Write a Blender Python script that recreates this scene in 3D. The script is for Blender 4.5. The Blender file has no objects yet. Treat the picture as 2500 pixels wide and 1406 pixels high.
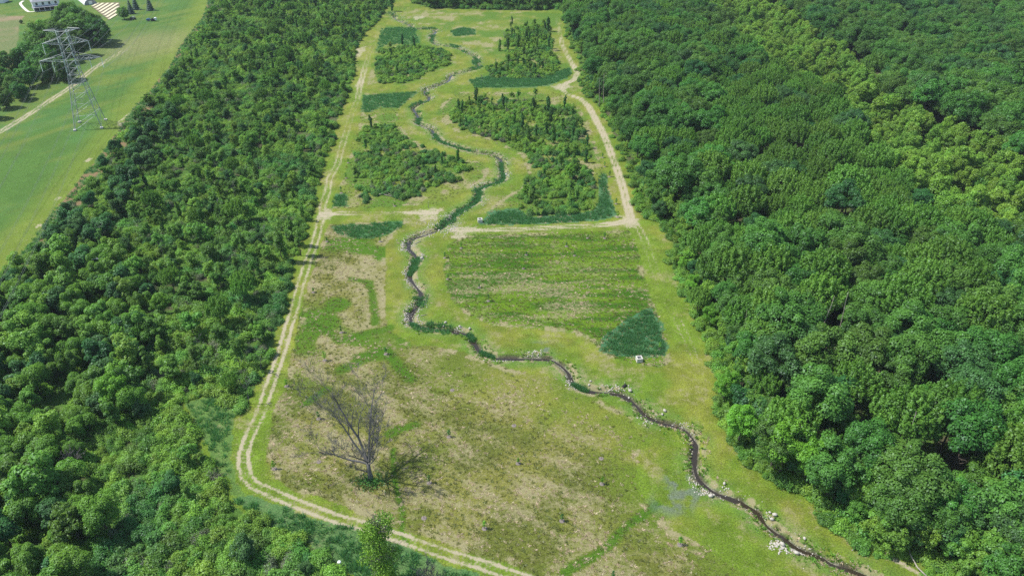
import bpy, math, random
import numpy as np
R = math.radians
scene = bpy.context.scene
# ------------------------------------------------------------------ camera, sky, sun, exposure
PITCH, FPX, CAMH = R(32.0), 1860.0, 118.0
cam = bpy.data.cameras.new('camera'); camo = bpy.data.objects.new('camera', cam)
scene.collection.objects.link(camo); scene.camera = camo
cam.sensor_width = 36.0; cam.lens = 36.0 * FPX / 2500.0
cam.clip_start = 1.0; cam.clip_end = 6000.0
camo.location = (0, 0, CAMH); camo.rotation_euler = (R(90) - PITCH, 0, 0)
SUN_EL, SUN_AZ = R(56), R(275)          # azimuth clockwise from +Y: the sun stands to the left
HAZE = 0.00007
world = bpy.data.worlds.new('World'); scene.world = world; world.use_nodes = True
wn = world.node_tree.nodes; bg = wn['Background']
sky = wn.new('ShaderNodeTexSky'); sky.sky_type = 'NISHITA'; sky.sun_disc = False
sky.sun_elevation = SUN_EL; sky.sun_rotation = SUN_AZ
world.node_tree.links.new(sky.outputs[0], bg.inputs[0]); bg.inputs[1].default_value = 0.135
sl = bpy.data.lights.new('sun', 'SUN'); sl.energy = 4.3; sl.angle = R(0.5); sl.color = (1.0, 0.965, 0.90)
so = bpy.data.objects.new('sun', sl); scene.collection.objects.link(so)
so.rotation_euler = (R(90) - SUN_EL, 0, -SUN_AZ + math.pi)
scene.view_settings.view_transform = 'Standard'; scene.view_settings.look = 'None'
scene.view_settings.exposure = 0.44; scene.view_settings.gamma = 1.0; scene.view_settings.use_curve_mapping = False
cy = scene.cycles
cy.max_bounces = 5; cy.diffuse_bounces = 3; cy.glossy_bounces = 2; cy.transmission_bounces = 3; cy.transparent_max_bounces = 4
cy.caustics_reflective = False; cy.caustics_refractive = False
cy.use_denoising = False; cy.denoiser = 'OPENIMAGEDENOISE'; cy.denoising_input_passes = 'RGB_ALBEDO_NORMAL'; cy.denoising_prefilter = 'ACCURATE'

hm = bpy.data.materials.new('haze'); hm.use_nodes = True; hn = hm.node_tree
for q in list(hn.nodes): hn.nodes.remove(q)
ho = hn.nodes.new('ShaderNodeOutputMaterial'); pv = hn.nodes.new('ShaderNodeVolumePrincipled'); pv.inputs['Color'].default_value = (0.80, 0.90, 1.0, 1); pv.inputs['Density'].default_value = HAZE
hn.links.new(pv.outputs[0], ho.inputs['Volume'])
me = bpy.data.meshes.new('haze'); X_, Y0_, Y1_ = 2100, -1000, 3100; Z0_, Z1_ = -4.0, CAMH + 4
me.from_pydata([(x_, y_, z_) for z_ in (Z0_, Z1_) for x_, y_ in ((-X_, Y0_), (X_, Y0_), (X_, Y1_), (-X_, Y1_))], [], [(3, 2, 1, 0), (4, 5, 6, 7), (0, 1, 5, 4), (1, 2, 6, 5), (2, 3, 7, 6), (3, 0, 4, 7)])
me.materials.append(hm); hz_o = bpy.data.objects.new('haze', me); scene.collection.objects.link(hz_o); hz_o['kind'] = 'stuff'; hz_o['label'] = 'thin summer haze over the whole valley'
rng = np.random.default_rng(7); random.seed(7)
col = scene.collection
# ------------------------------------------------------------------ helpers
CP, SP = math.cos(PITCH), math.sin(PITCH)
def G(px, py, z=0.0):                    # where the line of sight through a photo point meets height z
    v = (py - 703) / FPX; u = (px - 1250) / FPX
    t = (CAMH - z) / (SP + v * CP)
    return (u * t, (CP - v * SP) * t)
def PX(x, y, z=0.0):
    d = y * CP + (CAMH - z) * SP
    return 1250 + FPX * x / d, 703 + FPX * ((CAMH - z) * CP - y * SP) / d
def GP(pts, z=0.0): return np.array([G(a, b, z) for a, b in pts])

def _h(ix, iy, s):
    n = (ix.astype(np.int64) * 374761393 + iy.astype(np.int64) * 668265263 + s * 1442695041) & 0xffffffff
    n = ((n ^ (n >> 13)) * 1274126177) & 0xffffffff
    n = n ^ (n >> 16)
    return (n & 0xffff) / 65535.0
def vn(x, y, s, seed=0):
    x = np.asarray(x, float) / s; y = np.asarray(y, float) / s
    ix = np.floor(x); iy = np.floor(y); fx = x - ix; fy = y - iy
    fx = fx * fx * (3 - 2 * fx); fy = fy * fy * (3 - 2 * fy)
    a = _h(ix, iy, seed); b = _h(ix + 1, iy, seed); c = _h(ix, iy + 1, seed); d = _h(ix + 1, iy + 1, seed)
    return (a * (1 - fx) + b * fx) * (1 - fy) + (c * (1 - fx) + d * fx) * fy
def fbm(x, y, s, seed=0, o=4):
    t = 0; w = 0; a = 1.0
    for i in range(o):
        t = t + a * vn(x, y, s / 2 ** i, seed + 17 * i); w += a; a *= 0.55
    return t / w
def inpoly(x, y, poly):
    x = np.asarray(x, float); y = np.asarray(y, float); res = np.zeros(x.shape, bool)
    n = len(poly)
    for i in range(n):
        x1, y1 = poly[i]; x2, y2 = poly[(i + 1) % n]
        if y1 == y2: continue
        c = ((y1 > y) != (y2 > y)) & (x < (x2 - x1) * (y - y1) / (y2 - y1) + x1)
        res ^= c
    return res
def pdist(x, y, pts, vals=None):
    x = np.asarray(x, float); y = np.asarray(y, float)
    best = np.full(x.shape, 1e9); bv = np.zeros(x.shape); al = np.zeros(x.shape); acc = 0
    for i in range(len(pts) - 1):
        ax, ay = pts[i]; bx, by = pts[i + 1]; dx, dy = bx - ax, by - ay; L = math.hypot(dx, dy) + 1e-9
        m = (x > min(ax, bx) - 25) & (x < max(ax, bx) + 25) & (y > min(ay, by) - 25) & (y < max(ay, by) + 25)
        if m.any():
            xx = x[m]; yy = y[m]
            t = np.clip(((xx - ax) * dx + (yy - ay) * dy) / (L * L), 0, 1)
            d = np.hypot(xx - ax - t * dx, yy - ay - t * dy)
            b = best[m]; k = d < b; b[k] = d[k]; best[m] = b
            if vals is not None:
                q = bv[m]; q[k] = (vals[i] + (vals[i + 1] - vals[i]) * t)[k]; bv[m] = q
            q = al[m]; q[k] = (acc + t * L)[k]; al[m] = q
        acc += L
    return best, bv, al
def smooth(pts, n=3):                    # Catmull-Rom through the points
    p = np.array(pts, float); q = np.vstack([2 * p[0] - p[1], p, 2 * p[-1] - p[-2]]); out = []
    for i in range(1, len(q) - 2):
        for k in range(n):
            t = k / n
            out.append(0.5 * ((2 * q[i]) + (-q[i-1] + q[i+1]) * t + (2*q[i-1] - 5*q[i] + 4*q[i+1] - q[i+2]) * t*t + (-q[i-1] + 3*q[i] - 3*q[i+1] + q[i+2]) * t**3))
    out.append(q[-2]); return np.array(out)
def sstep(a, b, x):
    t = np.clip((x - a) / (b - a), 0, 1); return t * t * (3 - 2 * t)

def link(o, parent=None):
    col.objects.link(o)
    if parent is not None: o.parent = parent
    return o
def tag(o, label=None, cat=None, group=None, kind=None):
    if label: o['label'] = label
    if cat: o['category'] = cat
    if group: o['group'] = group
    if kind: o['kind'] = kind
    return o
def empty(name, loc, rz=0.0):
    o = bpy.data.objects.new(name, None); o.location = loc; o.rotation_euler = (0, 0, rz); o.empty_display_size = 0.5
    return link(o)
def npmesh(name, V, F, mat=None, attrs=None, smooth_=False):
    me = bpy.data.meshes.new(name); V = np.asarray(V, np.float32); F = np.asarray(F, np.int32); k = F.shape[1]
    me.vertices.add(len(V)); me.vertices.foreach_set('co', V.ravel())
    me.loops.add(F.size); me.loops.foreach_set('vertex_index', F.ravel())
    me.polygons.add(len(F)); me.polygons.foreach_set('loop_start', np.arange(0, F.size, k, dtype=np.int32))
    me.update(calc_edges=True)
    if smooth_: me.polygons.foreach_set('use_smooth', np.ones(len(F), bool))
    if attrs:
        for n, a in attrs.items():
            a = np.asarray(a, np.float32)
            if a.ndim == 1:
                at = me.attributes.new(n, 'FLOAT', 'POINT'); at.data.foreach_set('value', a)
            else:
                at = me.attributes.new(n, 'FLOAT_COLOR', 'POINT')
                at.data.foreach_set('color', np.hstack([a, np.ones((len(a), 1), np.float32)]).astype(np.float32).ravel())
    if mat: me.materials.append(mat)
    return me

class MB:                                # collects boxes, bars and tubes; build() links them as one mesh object
    def __init__(s): s.v = []; s.f = []
    def add(s, v, f):
        n = len(s.v); s.v += [tuple(map(float, p)) for p in v]; s.f += [tuple(i + n for i in q) for q in f]
    def box(s, c, d, rz=0.0):
        cx, cy_, cz = c; a, b, h = d[0] / 2, d[1] / 2, d[2] / 2; cs, sn = math.cos(rz), math.sin(rz)
        v = [(cx + x * cs - y * sn, cy_ + x * sn + y * cs, cz + z) for z in (-h, h) for x, y in ((-a, -b), (a, -b), (a, b), (-a, b))]
        s.add(v, [(3, 2, 1, 0), (4, 5, 6, 7), (0, 1, 5, 4), (1, 2, 6, 5), (2, 3, 7, 6), (3, 0, 4, 7)])
    def tube(s, pts, rad, n=5, cap=True):
        pts = [np.array(p, float) for p in pts]; m = len(pts)
        if not hasattr(rad, '__len__'): rad = [rad] * m
        u0 = None; rings = []
        for i in range(m):
            d = pts[min(i + 1, m - 1)] - pts[max(i - 1, 0)]; d /= (np.linalg.norm(d) + 1e-9)
            if u0 is None:
                u = np.cross(d, (0, 0, 1) if abs(d[2]) < .9 else (1, 0, 0))
            else: u = u0 - d * np.dot(u0, d)
            u /= (np.linalg.norm(u) + 1e-9); u0 = u; w = np.cross(d, u)
            rings.append([pts[i] + rad[i] * (math.cos(2 * math.pi * k / n) * u + math.sin(2 * math.pi * k / n) * w) for k in range(n)])
        v = [p for r in rings for p in r]; f = []
        for i in range(m - 1):
            for k in range(n):
                a = i * n + k; b = i * n + (k + 1) % n; f.append((a, b, b + n, a + n))
        if cap: f.append(tuple(range(n))[::-1]); f.append(tuple(range((m - 1) * n, m * n)))
        s.add(v, f)
    def mesh(s, name, mat, sm=False):
        me = bpy.data.meshes.new(name); me.from_pydata(s.v, [], s.f); me.update()
        if mat: me.materials.append(mat)
        if sm: me.polygons.foreach_set('use_smooth', np.ones(len(me.polygons), bool))
        return me
    def build(s, name, mat, parent=None, sm=False):
        return link(bpy.data.objects.new(name, s.mesh(name, mat, sm)), parent)

# ------------------------------------------------------------------ materials
def newmat(name):
    m = bpy.data.materials.new(name); m.use_nodes = True; nt = m.node_tree
    for n in list(nt.nodes): nt.nodes.remove(n)
    out = nt.nodes.new('ShaderNodeOutputMaterial'); return m, nt, out
def plain(name, c, rough=0.7, nscale=3.0, namt=0.25, metal=0.0, spec=0.3, bump=0.0):
    m, nt, out = newmat(name); N = nt.nodes; L = nt.links
    b = N.new('ShaderNodeBsdfPrincipled'); b.inputs['Roughness'].default_value = rough; b.inputs['Metallic'].default_value = metal
    b.inputs['Specular IOR Level'].default_value = spec
    tc = N.new('ShaderNodeTexCoord'); nz = N.new('ShaderNodeTexNoise'); nz.inputs['Scale'].default_value = nscale; nz.inputs['Detail'].default_value = 4
    L.new(tc.outputs['Object'], nz.inputs['Vector'])
    mx = N.new('ShaderNodeMix'); mx.data_type = 'RGBA'
    mx.inputs[6].default_value = (*[k * (1 - namt) for k in c], 1); mx.inputs[7].default_value = (*[min(1, k * (1 + namt)) for k in c], 1)
    L.new(nz.outputs['Fac'], mx.inputs[0]); L.new(mx.outputs[2], b.inputs['Base Color'])
    if bump:
        bp = N.new('ShaderNodeBump'); bp.inputs['Strength'].default_value = bump; L.new(nz.outputs['Fac'], bp.inputs['Height']); L.new(bp.outputs[0], b.inputs['Normal'])
    L.new(b.outputs[0], out.inputs[0]); return m
def leafmat(name, dark, light, trans=0.3, gloss=0.018, hue=0.03, val=0.35):
    m, nt, out = newmat(name); N = nt.nodes; L = nt.links
    at = N.new('ShaderNodeAttribute'); at.attribute_name = 'tone'
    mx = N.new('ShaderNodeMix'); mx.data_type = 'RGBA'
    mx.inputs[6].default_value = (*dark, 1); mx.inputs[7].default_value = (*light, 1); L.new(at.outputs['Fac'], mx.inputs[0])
    oi = N.new('ShaderNodeObjectInfo')
    hs = N.new('ShaderNodeHueSaturation'); L.new(mx.outputs[2], hs.inputs['Color'])
    mr = N.new('ShaderNodeMapRange'); mr.inputs[3].default_value = 0.5 - hue; mr.inputs[4].default_value = 0.5 + hue * 0.3
    L.new(oi.outputs['Random'], mr.inputs[0]); L.new(mr.outputs[0], hs.inputs['Hue'])
    mp = N.new('ShaderNodeMath'); mp.operation = 'MULTIPLY'; mp.inputs[1].default_value = 7.31; L.new(oi.outputs['Random'], mp.inputs[0])
    fr = N.new('ShaderNodeMath'); fr.operation = 'FRACT'; L.new(mp.outputs[0], fr.inputs[0])
    mv = N.new('ShaderNodeMapRange'); mv.inputs[3].default_value = 1 - val; mv.inputs[4].default_value = 1 + val
    L.new(fr.outputs[0], mv.inputs[0]); L.new(mv.outputs[0], hs.inputs['Value'])
    d = N.new('ShaderNodeBsdfDiffuse'); t = N.new('ShaderNodeBsdfTranslucent'); g = N.new('ShaderNodeBsdfGlossy')
    g.inputs['Roughness'].default_value = 0.45; g.inputs['Color'].default_value = (0.8, 0.9, 1, 1)
    L.new(hs.outputs[0], d.inputs[0])
    tm = N.new('ShaderNodeMix'); tm.data_type = 'RGBA'; tm.blend_type = 'MULTIPLY'; tm.inputs[0].default_value = 1; tm.inputs[7].default_value = (1.15, 1.1, 0.5, 1)
    L.new(hs.outputs[0], tm.inputs[6]); L.new(tm.outputs[2], t.inputs[0])
    m1 = N.new('ShaderNodeMixShader'); m1.inputs[0].default_value = trans; L.new(d.outputs[0], m1.inputs[1]); L.new(t.outputs[0], m1.inputs[2])
    m2 = N.new('ShaderNodeMixShader'); m2.inputs[0].default_value = gloss; L.new(m1.outputs[0], m2.inputs[1]); L.new(g.outputs[0], m2.inputs[2])
    L.new(m2.outputs[0], out.inputs[0]); return m

M = {}
M['oak'] = leafmat('leaf_deep_green', (0.032, 0.115, 0.018), (0.110, 0.300, 0.046), val=0.22, trans=0.36)
M['ash'] = leafmat('leaf_mid_green', (0.050, 0.150, 0.020), (0.165, 0.370, 0.048), val=0.2, hue=0.015, trans=0.36)
M['maple'] = leafmat('leaf_bright_green', (0.080, 0.235, 0.016), (0.190, 0.46, 0.040), val=0.12, hue=0.012)
M['blue'] = leafmat('leaf_blue_green', (0.024, 0.098, 0.024), (0.080, 0.245, 0.062), val=0.2, trans=0.36)
M['willow'] = leafmat('leaf_willow', (0.055, 0.160, 0.018), (0.150, 0.330, 0.032), val=0.15, hue=0.012)
M['young'] = leafmat('leaf_young', (0.055, 0.165, 0.022), (0.165, 0.375, 0.050), val=0.3, hue=0.02, trans=0.36)
M['shrub'] = leafmat('leaf_shrub', (0.055, 0.170, 0.026), (0.160, 0.370, 0.056), val=0.32, hue=0.028)
M['lime'] = leafmat('leaf_lime', (0.085, 0.215, 0.022), (0.235, 0.450, 0.055), val=0.22, hue=0.02)
M['grey'] = leafmat('leaf_grey', (0.080, 0.115, 0.065), (0.19, 0.24, 0.13), val=0.25)
M['vine'] = leafmat('leaf_vine', (0.032, 0.130, 0.030), (0.105, 0.300, 0.060), val=0.25)
M['spruce'] = leafmat('leaf_spruce', (0.045, 0.100, 0.080), (0.13, 0.22, 0.18), val=0.15)
M['reed'] = leafmat('reed_blades', (0.060, 0.205, 0.082), (0.150, 0.370, 0.155), val=0.14, hue=0.008, trans=0.45)
M['tgreen'] = leafmat('grass_blades_green', (0.11, 0.145, 0.030), (0.26, 0.29, 0.085), val=0.2, trans=0.35)
M['tstraw'] = leafmat('grass_blades_straw', (0.28, 0.23, 0.12), (0.55, 0.47, 0.30), val=0.2, trans=0.25)
M['bark'] = plain('bark', (0.095, 0.08, 0.065), 0.9, 2.0, 0.4, bump=0.3)
M['deadwood'] = plain('weathered_wood', (0.145, 0.14, 0.135), 0.9, 1.5, 0.5, bump=0.3)
M['pale'] = plain('bleached_wood', (0.33, 0.30, 0.25), 0.9, 1.5, 0.3)
M['steel'] = plain('galvanised_steel', (0.34, 0.37, 0.38), 0.5, 0.6, 0.25, metal=0.3)
M['ins'] = plain('insulator_glass', (0.72, 0.78, 0.76), 0.25, 3, 0.1)
M['wire'] = plain('conductor', (0.16, 0.18, 0.18), 0.6, 1, 0.1)
M['stone'] = plain('limestone', (0.46, 0.43, 0.37), 0.9, 0.9, 0.35, bump=0.4)
M['concrete'] = plain('concrete', (0.55, 0.53, 0.48), 0.9, 4, 0.15)
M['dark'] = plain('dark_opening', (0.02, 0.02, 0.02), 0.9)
M['mulch'] = plain('mulch', (0.20, 0.17, 0.15), 0.95, 4, 0.4, bump=0.5)
M['white'] = plain('white_paint', (0.78, 0.80, 0.80), 0.5, 1, 0.04)
M['roof'] = plain('grey_shingle', (0.27, 0.28, 0.30), 0.85, 6, 0.2)
M['glass'] = plain('window_glass', (0.03, 0.04, 0.05), 0.1, 1, 0.1, spec=0.6)
M['film'] = plain('greenhouse_film', (0.80, 0.82, 0.82), 0.4, 0.4, 0.05)
M['bed'] = plain('straw_mulch_row', (0.62, 0.57, 0.38), 0.9, 2, 0.12)
M['soil'] = plain('bare_soil', (0.17, 0.13, 0.08), 0.95, 2, 0.3)
M['path'] = plain('gravel_path', (0.62, 0.60, 0.50), 0.9, 2, 0.12)
M['bluepaint'] = plain('blue_paint', (0.04, 0.14, 0.28), 0.4)
M['blackpaint'] = plain('dark_paint', (0.035, 0.035, 0.045), 0.4)
M['rubber'] = plain('rubber', (0.02, 0.02, 0.02), 0.9)

m, nt, out = newmat('water'); b = nt.nodes.new('ShaderNodeBsdfPrincipled'); b.inputs['Base Color'].default_value = (0.035, 0.028, 0.018, 1)
b.inputs['Roughness'].default_value = 0.08; nz = nt.nodes.new('ShaderNodeTexNoise'); nz.inputs['Scale'].default_value = 1.5
tc = nt.nodes.new('ShaderNodeTexCoord'); nt.links.new(tc.outputs['Object'], nz.inputs['Vector'])
bp = nt.nodes.new('ShaderNodeBump'); bp.inputs['Strength'].default_value = 0.15; nt.links.new(nz.outputs['Fac'], bp.inputs['Height']); nt.links.new(bp.outputs[0], b.inputs['Normal'])
nt.links.new(b.outputs[0], out.inputs[0]); M['water'] = m

def groundmat():                          # attribute 'base' colours the sward; 'straw' and 'dirt' are cover fractions broken up by noise
    m, nt, out = newmat('ground_cover'); N = nt.nodes; L = nt.links
    tc = N.new('ShaderNodeTexCoord')
    def noise(sc, det=4, rough=0.6):
        n = N.new('ShaderNodeTexNoise'); n.inputs['Scale'].default_value = sc; n.inputs['Detail'].default_value = det; n.inputs['Roughness'].default_value = rough
        L.new(tc.outputs['Object'], n.inputs['Vector']); return n.outputs['Fac']
    def attr(a):
        n = N.new('ShaderNodeAttribute'); n.attribute_name = a; return n
    def cover(frac, nz, sharp):           # clip((frac - (noise stretched to 0..1)) * sharp + .5)
        a = N.new('ShaderNodeMapRange'); a.inputs[1].default_value = 0.30; a.inputs[2].default_value = 0.70; L.new(nz, a.inputs[0])
        s = N.new('ShaderNodeMath'); s.operation = 'SUBTRACT'; L.new(frac, s.inputs[0]); L.new(a.outputs[0], s.inputs[1])
        q = N.new('ShaderNodeMath'); q.operation = 'MULTIPLY_ADD'; q.use_clamp = True; q.inputs[1].default_value = sharp; q.inputs[2].default_value = 0.5
        L.new(s.outputs[0], q.inputs[0]); return q.outputs[0]
    def mix(f, a, b_):
        x = N.new('ShaderNodeMix'); x.data_type = 'RGBA'
        for i, k in ((0, f), (6, a), (7, b_)):
            if isinstance(k, tuple): x.inputs[i].default_value = (*k, 1)
            else: L.new(k, x.inputs[i])
        return x.outputs[2]
    n1 = noise(1.6, 6, 0.75); n2 = noise(0.7, 8, 0.85); n3 = noise(3.2, 4, 0.8)
    hs = N.new('ShaderNodeHueSaturation'); L.new(attr('base').outputs['Color'], hs.inputs['Color'])
    mv = N.new('ShaderNodeMapRange'); mv.inputs[1].default_value = 0.3; mv.inputs[2].default_value = 0.7; mv.inputs[3].default_value = 0.30; mv.inputs[4].default_value = 1.62; mv.clamp = False
    L.new(n3, mv.inputs[0]); L.new(mv.outputs[0], hs.inputs['Value'])
    st = mix(n3, (0.13, 0.12, 0.048), (0.40, 0.365, 0.205))
    c = mix(cover(attr('straw').outputs['Fac'], n2, 2.3), hs.outputs[0], st)
    di = mix(n1, (0.22, 0.19, 0.11), (0.54, 0.48, 0.35))
    c = mix(cover(attr('dirt').outputs['Fac'], n1, 2.6), c, di)
    b = N.new('ShaderNodeBsdfPrincipled'); b.inputs['Roughness'].default_value = 0.95; b.inputs['Specular IOR Level'].default_value = 0.1
    L.new(c, b.inputs['Base Color'])
    bp = N.new('ShaderNodeBump'); bp.inputs['Strength'].default_value = 0.7; bp.inputs['Distance'].default_value = 0.35
    L.new(n2, bp.inputs['Height']); L.new(bp.outputs[0], b.inputs['Normal']); L.new(b.outputs[0], out.inputs[0]); return m
M['ground'] = groundmat()

# ------------------------------------------------------------------ the lie of the land (traced outlines, turned into metres)
TRACK_L = GP([(927,66),(918,100),(900,135),(890,170),(878,213),(873,240),(858,280),(845,325),(835,357),(825,397),(805,435),(800,465),(788,502),(788,525),(780,547),(773,577),(765,602),(755,630),(745,660),(733,697),(718,754),(700,812),(693,839),(679,884),(671,907),(662,934),(650,967),(640,1000),(626,1032),(606,1071),(596,1104),(593,1134),(601,1164),(618,1184),(637,1192),(675,1209),(750,1238),(825,1266),(888,1283),(950,1304),(1025,1329),(1100,1354),(1200,1386),(1250,1402),(1330,1430),(1420,1470)])
TRL_V = [.35,.35,.4,.6,1,.5,.45,.5,.55,.6,.8,.85,.6,.9,.7,.8,.7,.6,.75,.8,.8,.9,1,1,.95,.8,.8,.6,.7,.85,1,1,1,1,1,.9,.85,.85,.85,.9,.85,.85,.85,.9,.9,.9]
TRACK_R = GP([(1361,45),(1366,80),(1372,110),(1393,150),(1410,178),(1402,195),(1375,208),(1365,214),(1384,230),(1418,242),(1438,262),(1458,298),(1475,330),(1490,370),(1505,410),(1517,445),(1527,480),(1537,520),(1543,545)])
TRR_V = [.3,.5,.6,.7,.9,.95,1,1,.8,1,1.05,1.05,1.05,1.05,1.05,1.05,1.1,1.1,1.0]
TRACK_R2 = GP([(1543,545),(1560,558),(1575,590),(1592,640),(1625,730),(1660,795),(1690,860),(1705,900),(1712,940)]); TRR2_V = [.8,.7,.45,.35,.2,.35,.4,.3,.15]
CROSS_R = GP([(1110,560),(1160,562),(1250,560),(1350,555),(1450,551),(1500,547),(1540,536)]); CRR_V = [.75,.65,.55,.45,.6,.75,1]
CROSS_L = GP([(788,525),(830,521),(900,521),(980,520),(1035,518),(1060,520)]); CRL_V = [1.0,.6,.2,.3,.9,.9]
FIELD_TR = GP([(-60,350),(0,323),(75,278),(170,215),(225,170),(280,137),(320,114)]); FTR_V = [.9,.9,.9,.85,.85,.7,.4]
STREAM = smooth(GP([(940,33),(958,34),(966,45),(983,53),(1001,60),(1013,68),(1051,70),(1064,76),(1056,85),(1055,98),(1068,108),(1096,111),(1123,118),(1141,128),(1164,139),(1161,150),(1168,163),(1151,170),(1121,177),(1101,183),(1096,195),(1076,205),(1054,213),(1038,219),(1038,228),(1048,236),(1044,244),(1023,253),(1009,263),(1016,275),(1022,288),(1020,300),(1038,308),(1053,315),(1061,327),(1075,343),(1101,353),(1138,364),(1176,371),(1208,377),(1224,390),(1224,405),(1230,425),(1222,440),(1193,450),(1170,460),(1166,482),(1154,497),(1123,512),(1101,533),(1076,555),(1048,567),(1016,577),(1000,588),(997,602),(1008,614),(1016,627),(1011,647),(1001,662),(1003,680),(1016,697),(1028,715),(1026,735),(1011,754),(1001,772),(1010,789),(1038,799),(1076,804),(1121,809),(1149,820),(1163,844),(1183,864),(1213,872),(1248,872),(1300,872),(1345,875),(1370,889),(1388,907),(1398,927),(1413,942),(1438,951),(1475,954),(1511,958),(1533,969),(1556,987),(1573,1009),(1601,1024),(1638,1034),(1671,1044),(1688,1061),(1699,1079),(1696,1109),(1698,1142),(1708,1167),(1731,1187),(1756,1202),(1788,1214),(1821,1229),(1848,1246),(1863,1269),(1882,1286),(1908,1307),(1932,1324),(1965,1342),(2000,1357),(2030,1372),(2065,1384),(2100,1399),(2170,1430),(2260,1480)]), 3)
C1 = GP([(940,62),(1000,60),(1028,78),(1030,104),(1072,118),(1115,140),(1112,158),(1062,178),(1025,196),(990,206),(898,208),(903,172),(922,112)])
CT = GP([(985,20),(1050,27),(1370,32),(1362,60),(1358,90),(1364,120),(1390,160),(1398,178),(1382,192),(1348,208),(1200,214),(1150,212),(1138,200),(1160,190),(1208,168),(1212,140),(1165,112),(1098,104),(1088,80),(1080,66),(1020,60),(985,45)])
C2 = GP([(888,230),(1018,223),(1020,234),(982,252),(972,275),(974,300),(998,334),(1040,360),(1100,384),(1168,394),(1192,412),(1186,436),(1140,462),(1095,488),(1065,498),(900,508),(812,510),(815,490),(840,425),(868,335),(884,262)])
C3 = GP([(1130,225),(1365,228),(1408,252),(1438,305),(1458,365),(1478,425),(1492,485),(1505,530),(1440,540),(1350,545),(1172,550),(1190,518),(1218,490),(1270,457),(1288,420),(1273,378),(1200,345),(1130,328),(1078,298),(1065,275),(1085,250),(1115,228)])
C4 = GP([(803,548),(1000,537),(962,566),(944,600),(940,700),(942,792),(965,815),(1010,842),(1100,852),(1190,880),(1240,898),(1350,922),(1450,962),(1540,1020),(1575,1060),(1560,1110),(1545,1180),(1580,1225),(1640,1290),(1740,1345),(1830,1420),(1900,1500),(1500,1480),(1300,1398),(1170,1350),(1050,1312),(960,1282),(870,1246),(800,1222),(720,1197),(668,1165),(650,1120),(655,1070),(668,1010),(690,960),(702,920),(716,850),(735,760),(752,700),(775,620),(796,565)])
C5 = GP([(1130,574),(1535,563),(1560,620),(1580,700),(1600,750),(1622,820),(1640,885),(1610,896),(1560,890),(1480,870),(1440,830),(1400,812),(1300,802),(1200,792),(1132,764),(1095,722),(1083,660),(1090,600)])
REEDS = [([(930,70),(1015,66),(1026,108),(940,112),(915,135)],.55),([(1098,76),(1130,66),(1165,74),(1160,86),(1110,90)],.8),([(1140,195),(1200,186),(1300,192),(1390,166),(1398,180),(1382,193),(1340,212),(1160,216)],.85),([(886,234),(1016,225),(1000,244),(974,264),(930,262),(900,276),(880,272)],.8),([(815,476),(845,474),(852,504),(812,508)],.85),([(1462,430),(1478,425),(1492,485),(1505,530),(1440,541),(1350,546),(1172,550),(1195,515),(1262,508),(1300,532),(1440,518),(1458,500)],1.0),([(805,552),(850,547),(990,540),(974,560),(950,572),(905,584),(870,584),(830,574)],.8),([(1590,752),(1612,790),(1628,840),(1625,870),(1540,878),(1465,858),(1468,820),(1530,782)],1.0),([(605,1212),(700,1240),(800,1272),(905,1302),(1000,1345),(1150,1400),(1180,1440),(950,1450),(850,1400),(760,1335),(700,1310),(625,1278),(560,1220)],.72),([(450,985),(520,965),(575,1010),(560,1085),(560,1180),(520,1150),(490,1060)],.5),([(560,1100),(572,1100),(570,1180),(600,1212),(560,1215)],.4)]
REEDS = [(GP(p), w) for p, w in REEDS]
SREED = [(GP(p), w) for p, w in [([(1168,462),(1166,482),(1154,497),(1123,514),(1108,526)],2.4),([(1230,420),(1224,440),(1195,450),(1168,462)],1.7),([(1018,630),(1011,650),(1003,668)],2.0),([(1022,288),(1020,300)],2.0),([(1056,84),(1055,98)],1.6),([(1060,325),(1075,343),(1101,353),(1150,367)],1.5),([(1163,144),(1158,156)],1.5),([(1005,790),(1015,796)],1.2),([(1145,815),(1155,828)],1.0),([(1176,858),(1200,870)],1.0),([(1400,935),(1430,950)],1.0),([(1224,395),(1224,415)],1.0)]]
RIGHT_EDGE = [(1372,24),(1380,60),(1388,95),(1410,140),(1420,190),(1425,222),(1462,262),(1500,325),(1530,392),(1548,450),(1560,495),(1588,530),(1628,545),(1645,602),(1648,665),(1690,745),(1722,800),(1740,850),(1762,890),(1768,940),(1772,1000),(1790,1055),(1815,1110),(1860,1150),(1930,1185),(1985,1215),(2030,1280),(2080,1318),(2150,1325),(2260,1350),(2330,1404),(2400,1470)]
RIGHT_WOOD = np.vstack([GP([(1000,-150),(1008,6),(1050,22),(1230,25)]), GP(RIGHT_EDGE), [(150,60),(260,60),(560,640),(700,800),(0,900)]])
LEFT_EDGE = [(600,1600),(700,1470),(838,1406),(812,1380),(775,1342),(700,1314),(625,1280),(556,1225),(556,1190),(520,1150),(465,1060),(440,985),(520,962),(578,1010),(598,1000),(628,935),(648,904),(668,824),(690,762),(700,719),(708,702),(718,627),(742,572),(750,537),(770,492),(773,440),(798,365),(812,352),(828,275),(850,225),(862,180),(868,125),(888,83),(925,50),(938,22),(958,8),(960,-40)]
FIELD_EDGE = [(512,-60),(506,12),(491,50),(463,83),(438,113),(421,155),(400,180),(370,220),(325,265),(298,305),(262,360),(225,402),(170,470),(120,530),(65,605),(0,672),(-150,850)]
LEFT_WOOD = np.vstack([GP(LEFT_EDGE), GP(FIELD_EDGE), [(-160,60)]])
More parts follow.
